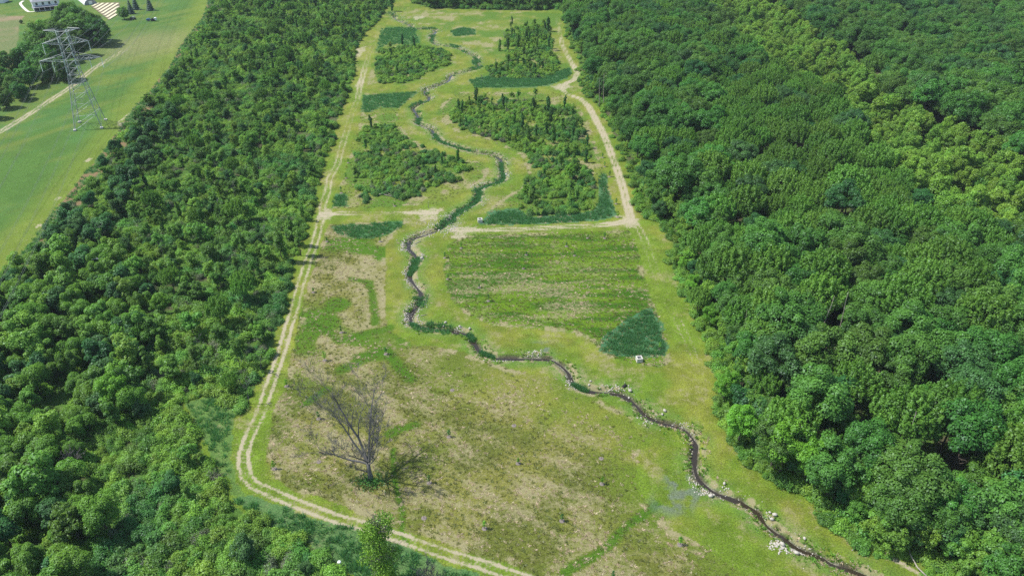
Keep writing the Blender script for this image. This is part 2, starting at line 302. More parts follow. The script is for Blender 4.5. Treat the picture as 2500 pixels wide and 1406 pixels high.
STRIP = np.vstack([GP([(1780,-80),(1830,0),(1875,30),(1950,72),(2025,142),(2075,174),(2135,216),(2165,287),(2255,302),(2300,338),(2430,402),(2500,478),(2700,600)]), GP([(2700,640),(2500,502),(2325,477),(2175,350),(2112,270),(2050,225),(2040,175),(1990,150),(1875,112),(1800,60),(1700,-40)], 17)])
POWER_FIELD = np.vstack([GP(FIELD_EDGE), [(-300,150),(-700,600),(-420,1300)]])
FARM = GP([(-400,300),(0,205),(40,140),(48,60),(60,40),(0,37),(-400,30)])

def hgt(x, y, sd=None):
    z = 0.5 * (fbm(x, y, 40, 3, 2) - .5) + 0.12 * (fbm(x, y, 3.0, 9, 2) - .5)
    if sd is None: sd = pdist(x, y, STREAM)[0]
    return z - 0.85 * sstep(1.7, 0.3, sd)
def hz(x, y): return float(hgt(np.array([x]), np.array([y]))[0])

# ------------------------------------------------------------------ ground sheet (fan-shaped grid, finer near the camera)
rows = np.arange(1760, -260, -3.5); NU = 760
us = np.linspace(-0.90, 0.90, NU)
vv = (rows - 703) / FPX; tt = CAMH / (SP + vv * CP)
Xg = tt[:, None] * us[None, :]; Yg = np.repeat(((CP - vv * SP) * tt)[:, None], NU, 1)
x = Xg.ravel(); y = Yg.ravel(); n = len(x)
jx = x + 1.6 * (fbm(x, y, 5, 51, 3) - .5); jy = y + 1.6 * (fbm(x, y, 5, 77, 3) - .5)
sd, _, sal = pdist(x, y, STREAM)
z = hgt(x, y, sd)
zone = np.zeros(n, np.int32)              # 0 rough grass, 1 mown, 2 meadow, 3 power line field, 4 wood floor, 5 farmland, 6 stream bed, 7 track
base = np.zeros((n, 3)); straw = np.zeros(n); dirt = np.zeros(n)
def lerp(a, b, t): return np.asarray(a) * (1 - t[:, None]) + np.asarray(b) * t[:, None]
nA = fbm(x, y, 14, 5); nB = fbm(x, y, 5, 11); nC = fbm(x, y, 30, 23); nD = fbm(x, y, 2.2, 29, 3)
zone[:] = 1
mown = lerp((0.115, 0.185, 0.018), (0.180, 0.205, 0.030), sstep(.38, .66, .6 * nA + .4 * nB)); base[:] = lerp((0.10, 0.19, 0.022), (1, 1, 1), np.zeros(n)); base[:] = mown
base *= (0.66 + 0.62 * nD)[:, None]
straw[:] = 0.17 + 0.25 * sstep(.5, .75, nB)
# mowing lines follow the stream and the tracks
base *= (1 + 0.12 * (fbm(sd + .6 * nD, sal / 14, 1.6, 801, 3) - .5) * 2)[:, None]
# greener foot of the stream banks
k = sstep(6, 2, sd) * sstep(.35, .6, nB + .05) * .7; base[:] = base * (1 - k[:, None]) + np.array((0.095, 0.195, 0.035)) * k[:, None]
inC4 = inpoly(jx, jy, C4); inC5 = inpoly(jx, jy, C5); inC2 = inpoly(jx, jy, C2); inC3 = inpoly(jx, jy, C3); inC1 = inpoly(jx, jy, C1); inCT = inpoly(jx, jy, CT)
ca, sa = math.cos(R(-38)), math.sin(R(-38)); sx = x * ca + y * sa; sy = -x * sa + y * ca
streak = fbm(sx / 3.5, sy, 2.6, 61, 4); strk2 = fbm(x / 4, y, 5, 67, 4)
low = sstep(170, 135, y)                  # the near, drier meadow
olive = lerp((0.105, 0.125, 0.022), (0.160, 0.165, 0.034), sstep(.4, .6, nA))
zone[inC4] = 2; base[inC4] = (olive * (0.85 + .3 * nB)[:, None])[inC4]
s4 = 0.10 + 0.58 * sstep(.38, .58, 0.35 * nC + .35 * nA + .3 * nB)
s4l = 0.20 + 0.44 * sstep(.36, .66, 0.45 * streak + 0.35 * nA + 0.2 * nC)
straw[inC4] = (s4 * (1 - low) + s4l * low)[inC4]
nb_ = sstep(24, 9, sd + 9 * (nA - .5)) * low * inC4; base[:] = base * (1 - .8 * nb_[:, None]) + mown * .95 * .8 * nb_[:, None]; straw *= (1 - .6 * nb_)
lush = sstep(.56, .66, fbm(x, y, 18, 91, 3)) * (1 - low * .8); kk = inC4 & (lush > 0)
base[kk] = (base * (1 - lush[:, None]) + np.array((0.065, 0.145, 0.010)) * lush[:, None])[kk]; straw[kk] *= (1 - .85 * lush[kk])
# lush wheel lines pressed into the meadow
for pl, w in [([(870,870),(940,855),(1000,925)],1.5),([(760,790),(830,830),(950,800)],1.6),([(840,900),(890,875),(945,868)],2.0),([(745,985),(800,950)],1.2),([(1380,1400),(1460,1345),(1600,1235)],1.1),([(860,680),(905,690),(915,790)],1.3),([(955,1060),(975,1045),(1010,1035)],1.3),([(990,1330),(960,1100)],.5)]:
    d, _, _ = pdist(jx, jy, GP(pl)); kz = sstep(w * 1.5, w * .4, d) * .85
    base = base * (1 - kz[:, None]) + np.array((0.050, 0.130, 0.008)) * kz[:, None]; straw *= (1 - kz * .95)
zone[inC5] = 2; band = sstep(.46, .66, 0.62 * strk2 + .38 * nA)
b5 = lerp((0.040, 0.110, 0.006), (0.105, 0.185, 0.012), sstep(.35, .65, fbm(x / 5, y, 2.4, 71, 3))); base[inC5] = b5[inC5]; straw[inC5] = np.clip(0.05 + 0.13 * band + .28 * sstep(.46, .60, fbm(x / 5, y, 2.6, 73, 4)), 0, 1)[inC5]
for cc in (inC2, inC3, inC1, inCT):
    zone[cc] = 2; base[cc] = (lerp((0.085, 0.165, 0.020), (0.15, 0.195, 0.028), sstep(.4, .62, nA)))[cc]; straw[cc] = (0.15 + .5 * sstep(.5, .66, nB * .5 + nA * .5))[cc]
# straw rims where the mower turned
for poly in (C2, C3, C4, C5):
    d, _, _ = pdist(x, y, np.vstack([poly, poly[:1]])); kz = sstep(3.0, .6, d) * sstep(.45, .6, nB); straw = np.maximum(straw, kz * .75 * (zone == 2))
reedm = np.zeros(n)
for poly, w in REEDS:
    mm = inpoly(jx + 2.5 * (nB - .5), jy + 2.5 * (nA - .5), poly); reedm[mm] = w * .8
for pl, w in SREED:
    d, _, _ = pdist(x, y, pl); reedm = np.maximum(reedm, sstep(w, w * .5, d) * .7)
base = base * (1 - reedm[:, None]) + np.array((0.055, 0.150, 0.075)) * reedm[:, None]; straw *= (1 - .8 * reedm)
for (px_, py_), rr in [((1330,850),7),((1690,1195),8),((1650,1170),5),((1640,1230),7)]:
    gx, gy = G(px_, py_); kz = sstep(rr, rr * .3, np.hypot(x - gx, (y - gy) * 1.3) + 5 * (nD - .5)) * sstep(.46, .62, nD) * .55
    base = base * (1 - kz[:, None]) + np.array((0.135, 0.145, 0.165)) * kz[:, None]; straw *= (1 - kz)
# power line field
inF = inpoly(jx, jy, POWER_FIELD); zone[inF] = 3
fr_, fs_ = x * .86 - y * .5, x * .5 + y * .86
fcol = lerp((0.072, 0.150, 0.028), (0.120, 0.175, 0.034), sstep(.42, .6, .6 * nC + .4 * fbm(fr_, fs_ / 18, 5, 821, 3))); fcol = lerp((0.065, 0.16, 0.040), (0, 0, 0), np.zeros(n)) * (sstep(.5, .7, nA)[:, None]) * .6 + fcol * (1 - .6 * sstep(.5, .7, nA)[:, None])
fe, _, _ = pdist(x, y, GP(FIELD_EDGE)); ye = sstep(16, 3, fe)
fcol = fcol * (1 - .7 * ye[:, None]) + np.array((0.15, 0.21, 0.025)) * .7 * ye[:, None]
gx, gy = G(345, 110); kz = sstep(38, 6, np.hypot((x - gx), (y - gy) / 1.6)); fcol = fcol * (1 - .5 * kz[:, None]) + np.array((0.22, 0.22, 0.08)) * .5 * kz[:, None]
base[inF] = (fcol * (.85 + .3 * nB)[:, None])[inF]; straw[inF] = (.06 + .3 * kz + .12 * ye)[inF]
inFa = inpoly(jx, jy, FARM); zone[inFa] = 5; base[inFa] = lerp((0.13, 0.17, 0.06), (0.26, 0.20, 0.12), sstep(.4, .6, nC))[inFa]; straw[inFa] = .25
# woodland floors
inR = inpoly(jx, jy, RIGHT_WOOD); inL = inpoly(jx, jy, LEFT_WOOD); inS = inpoly(jx, jy, STRIP) & inR
w_ = (inR | inL); zone[w_] = 4; fl = lerp((0.070, 0.145, 0.025), (0.085, 0.080, 0.045), sstep(.5, .72, nB)); base[w_] = fl[w_]; straw[w_] = .04
base[inS] = (0.085, 0.165, 0.03)
le, _, _ = pdist(x, y, GP(FIELD_EDGE)); kz = inL & (le < 12) & ~inF; base[kz] = lerp((0.08, 0.14, 0.045), (0.22, 0.15, 0.08), sstep(.45, .6, nB))[kz]
back = (y > 640) & ~w_; base[back & ~inF & ~inFa] = (0.06, 0.12, 0.03)
# tracks: two wheel ruts with a grass crown between them
for pl, vals, gap, wid in [(TRACK_L, TRL_V, .95, .42), (TRACK_R, TRR_V, .80, .62), (TRACK_R2, TRR2_V, .9, .35), (CROSS_R, CRR_V, .85, .45), (CROSS_L, CRL_V, .8, .5), (FIELD_TR, FTR_V, 1.0, .5)]:
    d, v, al = pdist(x + .5 * (nB - .5), y + .5 * (nA - .5), pl, vals)
    far = np.clip(y / 300., 0, 1.3)
    rut = np.maximum(np.exp(-((d - gap) / (wid + .25 * far)) ** 2), .30 * (d < gap) * (v > .8))
    if pl is CROSS_R or pl is CROSS_L: v = v * 1.35 + .12
    k_ = rut * v * (.25 + .75 * fbm(al, d * 0 + 1.7, 9, 41, 3) + .75 * nD - .12); dirt = np.maximum(dirt, np.clip(k_, 0, .88) * (d < 3.2))
    nr = (d < gap + wid + .15) & (v > .1); zone[nr & (k_ > .25)] = 7
    kz = ((d < 3.4) & (zone != 7)); base[kz] *= 1.04
    if pl is TRACK_R2: pass
for (px_, py_), rx, ry in [((795,524),3.5,5),((1042,518),6,3.2),((1062,512),4,3),((1372,212),6,7),((1533,540),5,6),((1130,560),6,4),((1045,530),4,4),((1500,546),4,2.5),((1122,575),4,3),((875,205),2,8),((298,302),3,4),((215,392),1.6,3),((140,487),1.8,3),((95,552),1.2,2),((300,290),1,9),((1018,44),3,8),((1172,50),6,2),((875,130),5,16),((1030,42),3,6)]:
    gx, gy = G(px_, py_); q = ((x - gx) / rx) ** 2 + ((y - gy) / ry) ** 2 + 1.6 * (nD - .5) + .8 * (nB - .5)
    dirt = np.maximum(dirt, .62 * sstep(1.1, .2, q))
# path at the lower right
d, _, _ = pdist(x, y, GP([(2140,1320),(2180,1365),(2230,1392),(2290,1430)])); dirt = np.maximum(dirt, .7 * sstep(.9, .2, d + .6 * (nD - .5)))
# stream bed
kz = sstep(1.35, .5, sd + 1.3 * (nD - .5)); base = base * (1 - kz[:, None]) + (lerp((0.075, 0.070, 0.045), (0.20, 0.185, 0.15), sstep(.4, .6, nD))) * kz[:, None]; straw *= (1 - kz); zone[sd < 1.0] = 6
kz = sstep(3.2, 1.6, sd) * (sd > .7) * sstep(.46, .56, nD * .6 + nB * .4); straw = np.maximum(straw, kz * .75)
base = np.clip(base, .004, .9)

idx = np.arange(len(rows) * NU).reshape(len(rows), NU)
F = np.stack([idx[:-1, :-1], idx[:-1, 1:], idx[1:, 1:], idx[1:, :-1]], -1).reshape(-1, 4)
fz = zone[F[:, 0]]; V = np.stack([x, y, z], 1)
names = {1: 'mown_grass', 2: 'meadow', 3: 'power_line_field', 4: 'woodland_floor', 5: 'farmland', 6: 'stream_bed', 7: 'dirt_track'}
for k, nm in names.items():
    f = F[fz == k]
    if not len(f): continue
    u, inv = np.unique(f, return_inverse=True)
    me = npmesh(nm, V[u], inv.reshape(f.shape), M['ground'], {'base': base[u], 'straw': straw[u], 'dirt': dirt[u]}, True)
    tag(link(bpy.data.objects.new(nm, me)), kind='structure')
mb = MB(); mb.add([(-2000, -900, -3), (2000, -900, -3), (2000, 3000, -3), (-2000, 3000, -3)], [(0, 1, 2, 3)])
tag(mb.build('ground', plain('far_ground', (0.06, 0.11, 0.03), 0.95, 0.01, 0.3)), kind='structure')
# water ribbon
sm = STREAM; tn = np.gradient(sm, axis=0); tn /= np.linalg.norm(tn, axis=1)[:, None]; nr = np.stack([-tn[:, 1], tn[:, 0]], 1)
wd = .22 + .95 * vn(np.arange(len(sm)) * 1.0, np.zeros(len(sm)), 4, 3) ** 2
zl = 0.5 * (fbm(sm[:, 0], sm[:, 1], 40, 3, 2) - .5) - .70
Vw = np.vstack([np.column_stack([sm + nr * wd[:, None], zl]), np.column_stack([sm - nr * wd[:, None], zl])]); k = len(sm)
tag(link(bpy.data.objects.new('stream', npmesh('stream', Vw, [(i, i + 1, i + 1 + k, i + k) for i in range(k - 1)], M['water'], None, True))), kind='structure')

# ------------------------------------------------------------------ foliage meshes
def rdir(n, zmin=-1.0):
    zz = rng.uniform(zmin, 1, n); a = rng.uniform(0, 2 * math.pi, n); r = np.sqrt(1 - zz * zz)
    return np.stack([r * np.cos(a), r * np.sin(a), zz], 1)
def leafcards(name, P, N, S, tone, mat, long=1.0):
    N = N / (np.linalg.norm(N, axis=1)[:, None] + 1e-9); n = len(P)
    t = rdir(n); a = np.cross(N, t); a /= (np.linalg.norm(a, axis=1)[:, None] + 1e-9); b = np.cross(N, a)
    S = S[:, None]; a = a * S * .55 * long; b = b * S * rng.uniform(.28, .5, n)[:, None]; lift = N * S * rng.uniform(-.22, .22, n)[:, None]
    V = np.stack([P - a + lift, P - b - lift, P + a + lift, P + b - lift], 1).reshape(-1, 3)
    return npmesh(name, V, np.arange(4 * n).reshape(n, 4), mat, {'tone': np.repeat(np.clip(tone, 0, 1), 4)})
def crown(name, mat, Rr, zc, rz, ncl, cr, nl, ls, low=-.45, droop=0.0, rough=.18):
    D = rdir(ncl, low); rad = rng.uniform(1 - rough * 1.6, 1.0, ncl)[:, None]
    lob = 1 + .16 * np.sin(3 * np.arctan2(D[:, 1], D[:, 0]) + rng.uniform(0, 6))[:, None]
    C = D * np.array([Rr - cr, Rr - cr, rz - cr * .8]) * rad * lob + np.array([0, 0, zc]); ct = rng.uniform(-.18, .18, ncl); crs = cr * rng.uniform(.65, 1.3, ncl)
    k = rng.integers(0, ncl, nl); d = rdir(nl, -.35); sh = rng.uniform(.62, 1.1, nl) ** .8; k = np.where(rng.random(nl) < .5, k, np.minimum(k, rng.integers(0, ncl, nl)))
    P = C[k] + d * (crs[k] * sh)[:, None]
    P[:, 2] -= droop * np.abs(rng.normal(0, 1, nl)) * (sh > .9)
    N = d + np.array([0, 0, .75]) + .42 * rng.normal(0, 1, (nl, 3))
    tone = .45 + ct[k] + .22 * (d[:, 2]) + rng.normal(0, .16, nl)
    return leafcards(name, P, N, ls * rng.uniform(.6, 1.35, nl), tone, mat)
def spiky(name, mat, Rr, zc, rz, nsh, nl, ls):             # crown of upright leafy shoots
    D = rdir(nsh, -.1); C = D * np.array([Rr, Rr, rz]) * rng.uniform(.75, 1, nsh)[:, None] + np.array([0, 0, zc]); L = rng.uniform(1.6, 3.4, nsh)
    k = rng.integers(0, nsh, nl); t = rng.uniform(0, 1, nl); lean = D[k] * np.array([.22, .22, 0]); w = .85 * (1 - t) + .12
    a = rng.uniform(0, 6.283, nl); P = C[k] + lean * (t * L[k])[:, None] * 1.0; P[:, 2] += t * L[k] - .6
    P += np.stack([np.cos(a) * w, np.sin(a) * w, 0 * a], 1); N = np.stack([np.cos(a), np.sin(a), .6 + 0 * a], 1) + .4 * rng.normal(0, 1, (nl, 3))
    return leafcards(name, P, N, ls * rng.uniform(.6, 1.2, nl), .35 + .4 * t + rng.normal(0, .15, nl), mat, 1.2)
def column(name, mat, hh, w, nl, ls, seed):
    t = rng.beta(1.3, 1.1, nl); ph = rng.uniform(0, 6); cx_ = .35 * np.sin(t * 5 + ph); prof = w * (.35 + .95 * vn(t * 7, t * 0, 1, seed)) * (1.0 - .35 * t) * (1 - .6 * (t > .9))
    d = rdir(nl); r = np.sqrt(rng.uniform(.3, 1, nl)); P = np.stack([cx_ + d[:, 0] * prof * r, d[:, 1] * prof * r, .4 + t * hh], 1)
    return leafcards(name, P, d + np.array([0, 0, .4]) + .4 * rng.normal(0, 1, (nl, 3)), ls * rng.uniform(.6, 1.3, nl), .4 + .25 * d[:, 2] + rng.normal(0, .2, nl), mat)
def conifer(name, mat, hh, w, nl, ls):
    t = rng.uniform(0, 1, nl) ** 1.3; a = rng.uniform(0, 6.283, nl); a = np.round(a / .52) * .52 + rng.normal(0, .14, nl); lv = np.floor(t * 9) / 9
    r = w * (1 - lv) * rng.uniform(.2, 1, nl) ** .6; P = np.stack([r * np.cos(a), r * np.sin(a), .5 + hh * lv - .25 * r + rng.normal(0, .12, nl) + .08 * hh * (1 - r / w)], 1)
    N = np.stack([np.cos(a), np.sin(a), 1.1 + 0 * a], 1) + .3 * rng.normal(0, 1, (nl, 3))
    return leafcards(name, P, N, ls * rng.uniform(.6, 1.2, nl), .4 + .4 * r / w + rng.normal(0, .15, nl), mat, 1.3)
def branchmesh(name, mat, hh, r0, nb, spread, depth=2, lean=0.05, seed=0, segs=5, topfrac=.9, twig=.012, start=.3):
    rd = random.Random(seed); mb = MB()
    def limb(p, d, L, r, lev):
        pts = [p]; rs = [r]; q = np.array(p, float); dd = np.array(d, float); ns = 4 if lev < 2 else 3
        for i in range(ns):
            dd = dd + np.array([rd.gauss(0, .14), rd.gauss(0, .14), rd.gauss(.05, .08)]); dd /= np.linalg.norm(dd)
            q = q + dd * L / ns; pts.append(tuple(q)); rs.append(max(twig, r * (1 - .8 * (i + 1) / ns)))
        mb.tube(pts, rs, 5 if lev < 1 else 3, cap=False)
        if lev < depth:
            for _ in range(rd.randint(3, 5)):
                i = rd.randint(1, ns); t = pts[i]; ax = np.array([rd.gauss(0, 1), rd.gauss(0, 1), rd.gauss(.3, .6)]); ax /= np.linalg.norm(ax)
                nd = dd * .75 + ax * .6; nd /= np.linalg.norm(nd); limb(t, nd, L * rd.uniform(.4, .65), max(twig, rs[i] * .6), lev + 1)
    tp = [(0, 0, -.3)]; n_ = 7; lx, ly = rd.gauss(0, lean), rd.gauss(0, lean)
    for i in range(1, n_ + 1): tp.append((lx * i * hh / n_ + rd.gauss(0, .05), ly * i * hh / n_ + rd.gauss(0, .05), hh * topfrac * i / n_))
    rs = [r0 * (1.25 if i == 0 else 1) * (1 - .88 * i / n_) for i in range(n_ + 1)]; mb.tube(tp, rs, 7)
    for i in range(nb):
        t = rd.uniform(start, .95); k_ = t * n_; j = min(int(k_), n_ - 1); p = np.array(tp[j]) + (np.array(tp[j + 1]) - np.array(tp[j])) * (k_ - j)
        a = rd.uniform(0, 6.283); d = np.array([math.cos(a), math.sin(a), rd.uniform(.4, 1.0)]); d /= np.linalg.norm(d)
        limb(tuple(p), d, spread * rd.uniform(.6, 1.1) * (1.15 - .6 * t), rs[j] * .5, 0 if depth > 0 else 9)
    return mb.mesh(name, mat, True)

SPEC = {}                                 # species -> list of (crown mesh, trunk mesh)
def spec(k, n, fn, tr): SPEC[k] = [(fn(i), tr(i)) for i in range(n)]
trk = lambda hh, r0, nb, sp, s: branchmesh('trunk', M['bark'], hh, r0, nb, sp, 0, seed=s)
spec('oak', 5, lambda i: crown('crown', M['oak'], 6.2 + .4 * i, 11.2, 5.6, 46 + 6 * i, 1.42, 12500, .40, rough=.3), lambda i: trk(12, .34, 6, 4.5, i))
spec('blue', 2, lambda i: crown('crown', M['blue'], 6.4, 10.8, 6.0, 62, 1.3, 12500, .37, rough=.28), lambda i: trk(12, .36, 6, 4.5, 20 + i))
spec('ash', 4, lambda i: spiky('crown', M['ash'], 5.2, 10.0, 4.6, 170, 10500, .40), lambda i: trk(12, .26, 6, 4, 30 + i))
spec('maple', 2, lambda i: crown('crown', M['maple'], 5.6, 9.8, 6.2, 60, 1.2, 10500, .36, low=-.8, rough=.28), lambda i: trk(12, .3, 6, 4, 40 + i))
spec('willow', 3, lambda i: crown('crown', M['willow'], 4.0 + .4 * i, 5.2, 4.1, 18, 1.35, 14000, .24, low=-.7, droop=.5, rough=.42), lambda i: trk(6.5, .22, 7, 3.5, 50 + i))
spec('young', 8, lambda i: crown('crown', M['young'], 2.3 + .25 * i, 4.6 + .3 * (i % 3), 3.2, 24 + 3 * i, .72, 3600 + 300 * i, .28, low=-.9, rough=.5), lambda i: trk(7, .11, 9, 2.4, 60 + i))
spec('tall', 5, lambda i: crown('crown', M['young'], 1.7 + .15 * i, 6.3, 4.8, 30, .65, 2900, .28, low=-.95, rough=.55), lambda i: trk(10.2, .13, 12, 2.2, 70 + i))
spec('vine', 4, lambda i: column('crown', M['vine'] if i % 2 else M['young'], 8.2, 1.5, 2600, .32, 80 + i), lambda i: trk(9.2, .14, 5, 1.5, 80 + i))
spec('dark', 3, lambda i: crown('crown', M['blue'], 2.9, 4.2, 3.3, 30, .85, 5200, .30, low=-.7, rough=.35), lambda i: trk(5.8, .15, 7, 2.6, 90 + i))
def thicket(name, mat, nl, ls, i):        # a sprawling bush: uneven mounds of sprays with shoots poking out
    nm_ = 7 + i % 4; a = rng.uniform(0, 6.283, nm_); r = rng.uniform(0, 1.75, nm_); hh = rng.uniform(.5, 1.9, nm_); C = np.stack([r * np.cos(a), r * np.sin(a) * .85, hh * .55], 1)
    k = rng.integers(0, nm_, nl); d = rdir(nl, -.3); ax = np.stack([.95 + .2 * np.sin(k), .95 + .2 * np.cos(k), hh[k] * .75], 1); fr = rng.uniform(.6, 1.05, nl) + (rng.random(nl) < .12) * rng.uniform(0, .5, nl)
    lump = 1 + .28 * np.sin(7 * d[:, 0] + k) * np.sin(8 * d[:, 1] + 2 * k)
    P = C[k] + d * ax * (fr * lump)[:, None]; N = d + np.array([0, 0, .8]) + .45 * rng.normal(0, 1, (nl, 3)); ok = P[:, 2] > -.1; ct = rng.uniform(-.15, .15, nm_)
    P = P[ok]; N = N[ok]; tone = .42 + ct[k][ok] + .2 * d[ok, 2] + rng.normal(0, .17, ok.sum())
    return leafcards(name, P, N, ls * rng.uniform(.6, 1.4, len(P)), tone, mat)
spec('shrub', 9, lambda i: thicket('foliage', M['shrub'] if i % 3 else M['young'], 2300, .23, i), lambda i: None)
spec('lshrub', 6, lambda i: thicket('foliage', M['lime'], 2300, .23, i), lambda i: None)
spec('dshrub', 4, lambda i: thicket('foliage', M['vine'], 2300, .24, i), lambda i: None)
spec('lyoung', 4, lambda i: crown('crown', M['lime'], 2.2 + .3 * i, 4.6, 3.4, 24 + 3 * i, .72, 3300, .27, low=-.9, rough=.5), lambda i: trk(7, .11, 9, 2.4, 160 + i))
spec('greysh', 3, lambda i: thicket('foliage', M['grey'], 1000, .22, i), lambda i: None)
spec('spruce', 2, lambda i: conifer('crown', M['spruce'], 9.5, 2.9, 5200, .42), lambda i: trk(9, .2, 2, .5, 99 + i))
spec('bigoak', 3, lambda i: crown('crown', M['oak'] if i else M['ash'], 8.6, 8.6, 8.4, 90, 1.9, 13500, .55, low=-.95), lambda i: trk(14, .5, 8, 6, 110 + i))

def gn_scatter(name, meshes, P, rz, S, idx_, label=None, cat=None, tilt=None):
    src = bpy.data.collections.new(name + '_pieces')
    for i, me in enumerate(meshes):
        o = bpy.data.objects.new('%s_piece_%02d' % (name, i), me); src.objects.link(o)
    n = len(P); me = bpy.data.meshes.new(name); me.vertices.add(n); me.vertices.foreach_set('co', np.asarray(P, np.float32).ravel())
    rot = np.zeros((n, 3), np.float32); rot[:, 2] = rz
    if tilt is not None: rot[:, :2] = tilt
    S = np.asarray(S, np.float32)
    if S.ndim == 1: S = np.repeat(S[:, None], 3, 1)
    for nm, arr in (('rot', rot), ('scl', S)):
        a = me.attributes.new(nm, 'FLOAT_VECTOR', 'POINT'); a.data.foreach_set('vector', arr.astype(np.float32).ravel())
    a = me.attributes.new('pick', 'INT', 'POINT'); a.data.foreach_set('value', np.asarray(idx_, np.int32))
    o = link(bpy.data.objects.new(name, me))
    ng = bpy.data.node_groups.new(name, 'GeometryNodeTree'); ng.interface.new_socket('Geometry', in_out='INPUT', socket_type='NodeSocketGeometry'); ng.interface.new_socket('Geometry', in_out='OUTPUT', socket_type='NodeSocketGeometry')
    N = ng.nodes; L = ng.links; gi = N.new('NodeGroupInput'); go = N.new('NodeGroupOutput'); ip = N.new('GeometryNodeInstanceOnPoints')
    ci = N.new('GeometryNodeCollectionInfo'); ci.inputs['Collection'].default_value = src; ci.inputs['Separate Children'].default_value = True; ci.inputs['Reset Children'].default_value = True
    def na(nm, t):
        q = N.new('GeometryNodeInputNamedAttribute'); q.data_type = t; q.inputs['Name'].default_value = nm
        return [s for s in q.outputs if s.enabled and s.name == 'Attribute'][0]
    L.new(gi.outputs[0], ip.inputs['Points']); L.new(ci.outputs[0], ip.inputs['Instance']); ip.inputs['Pick Instance'].default_value = True
    L.new(na('pick', 'INT'), ip.inputs['Instance Index']); L.new(na('rot', 'FLOAT_VECTOR'), ip.inputs['Rotation']); L.new(na('scl', 'FLOAT_VECTOR'), ip.inputs['Scale'])
    L.new(ip.outputs[0], go.inputs[0]); md = o.modifiers.new('scatter', 'NODES'); md.node_group = ng
    tag(o, label, cat, kind='stuff'); return o

def stand(x_, y_):
    q = float(fbm(np.array([x_]), np.array([y_]), 9, 501, 3)[0]) + rng.normal(0, .07)
    return 'lshrub' if q > .54 else ('dshrub' if q < .33 else ('greysh' if rng.random() < .14 else 'shrub'))
def spots(poly, sp, jit=.42, ymin=70, ymax=700):
    a = poly.min(0) - 2; b = poly.max(0) + 2; b[1] = min(b[1], ymax); a[1] = max(a[1], ymin)
    gx, gy = np.meshgrid(np.arange(a[0], b[0], sp), np.arange(a[1], b[1], sp * .87)); gx[1::2] += sp / 2
    gx = gx.ravel() + rng.uniform(-jit, jit, gx.size) * sp; gy = gy.ravel() + rng.uniform(-jit, jit, gy.size) * sp
    k = inpoly(gx, gy, poly) & (np.abs(gx) < (gy * CP + CAMH * SP) * .76 + 12); return gx[k], gy[k]

PLANTS = []                               # (species, variant, x, y, scale(3), rz, zone)
def plant(sp, x_, y_, s, zone_, sz=None): PLANTS.append((sp, int(rng.integers(0, len(SPEC[sp]))), float(x_), float(y_), float(s), float(s if sz is None else sz), float(rng.uniform(0, 6.283)), zone_))
def edge_d(x_, y_, pl): return pdist(np.asarray(x_), np.asarray(y_), pl)[0]

# right wood
gx, gy = spots(RIGHT_WOOD, 7.4)
ed = edge_d(gx, gy, np.vstack([GP([(1008,6),(1050,22),(1230,25)]), GP(RIGHT_EDGE)])); ins = inpoly(gx, gy, STRIP)
pq = [PX(a, b, 12) for a, b in zip(gx, gy)]; t1 = fbm(gx, gy, 45, 201, 3); t2 = rng.uniform(0, 1, len(gx))
hole = fbm(gx, gy, 16, 301, 2)
for i in range(len(gx)):
    px_, py_ = pq[i]
    if ins[i] or ed[i] < 3.0: continue
    s = rng.uniform(.62, 1.22)
    ashy = (1750 < px_ < 2350 and 150 < py_ < 560) and not (px_ > 2150 and py_ < 300)
    farR = px_ > 1900 and py_ < 330 and not ashy
    if hole[i] < .22 and not ashy and py_ < 1000 and ed[i] > 30: continue
    if ashy and t2[i] < .85: sp = 'ash'; s *= .9
    elif farR: sp = 'oak' if t2[i] < .8 else 'blue'; s *= 1.1
    else: sp = 'oak' if t2[i] < .62 else ('ash' if t2[i] < .88 else 'blue')
    if gy[i] > 440 and px_ < 1390: s *= rng.uniform(.4, .7)
    if ed[i] < 9: s *= rng.uniform(.72, .95)
    plant(sp, gx[i], gy[i], s, 'right')
for px_, py_, sp, s in [(1800,1085,'maple',.75),(1765,985,'maple',.62),(1900,1160,'maple',.95),(1960,1180,'maple',.8),(1880,1150,'oak',.8),(1870,970,'blue',1.05),(1840,900,'ash',.85),(2010,1220,'oak',.9),(2040,1275,'oak',1.0),(2170,1300,'oak',.85),(1700,770,'ash',.55),(1690,720,'maple',.42),(1730,800,'maple',.45),(1665,665,'maple',.36)]:
    gx_, gy_ = G(px_, py_); plant(sp, gx_, gy_, s, 'right')
gx, gy = spots(GP([(1000,-150),(1005,6),(1050,20),(1230,24),(1378,26),(1390,-150)]), 3.4)
for a, b in zip(gx, gy): plant('shrub' if rng.random() < .8 else 'young', a, b, rng.uniform(.9, 1.6) if rng.random() < .8 else .7, 'strip')
# shrubs in the brushy strip and along the edge of the right wood
gx, gy = spots(STRIP, 4.0)
for a, b in zip(gx, gy):
    if inpoly([a], [b], RIGHT_WOOD)[0]: plant('lshrub' if rng.random() < .25 else ('shrub' if rng.random() < .5 else 'lyoung'), a, b, rng.uniform(1.1, 1.9), 'strip')
e = smooth(GP(RIGHT_EDGE), 12)
for q in e:
    for _ in range(2):
        o_ = rng.uniform(-1.6, 5.5); a, b = q[0] + o_ + rng.normal(0, .5), q[1] + rng.normal(0, 1.5); plant('lshrub' if rng.random() < .5 else 'shrub', a, b, rng.uniform(.3, 1.1), 'rightedge')
for q in e:
    if rng.random() < .62:
        o_ = rng.uniform(3.0, 8.0); q_ = rng.random(); plant('dark' if q_ < .3 else ('young' if q_ < .7 else 'lyoung'), q[0] + o_, q[1] + rng.normal(0, 2), rng.uniform(.7, 1.35), 'right')
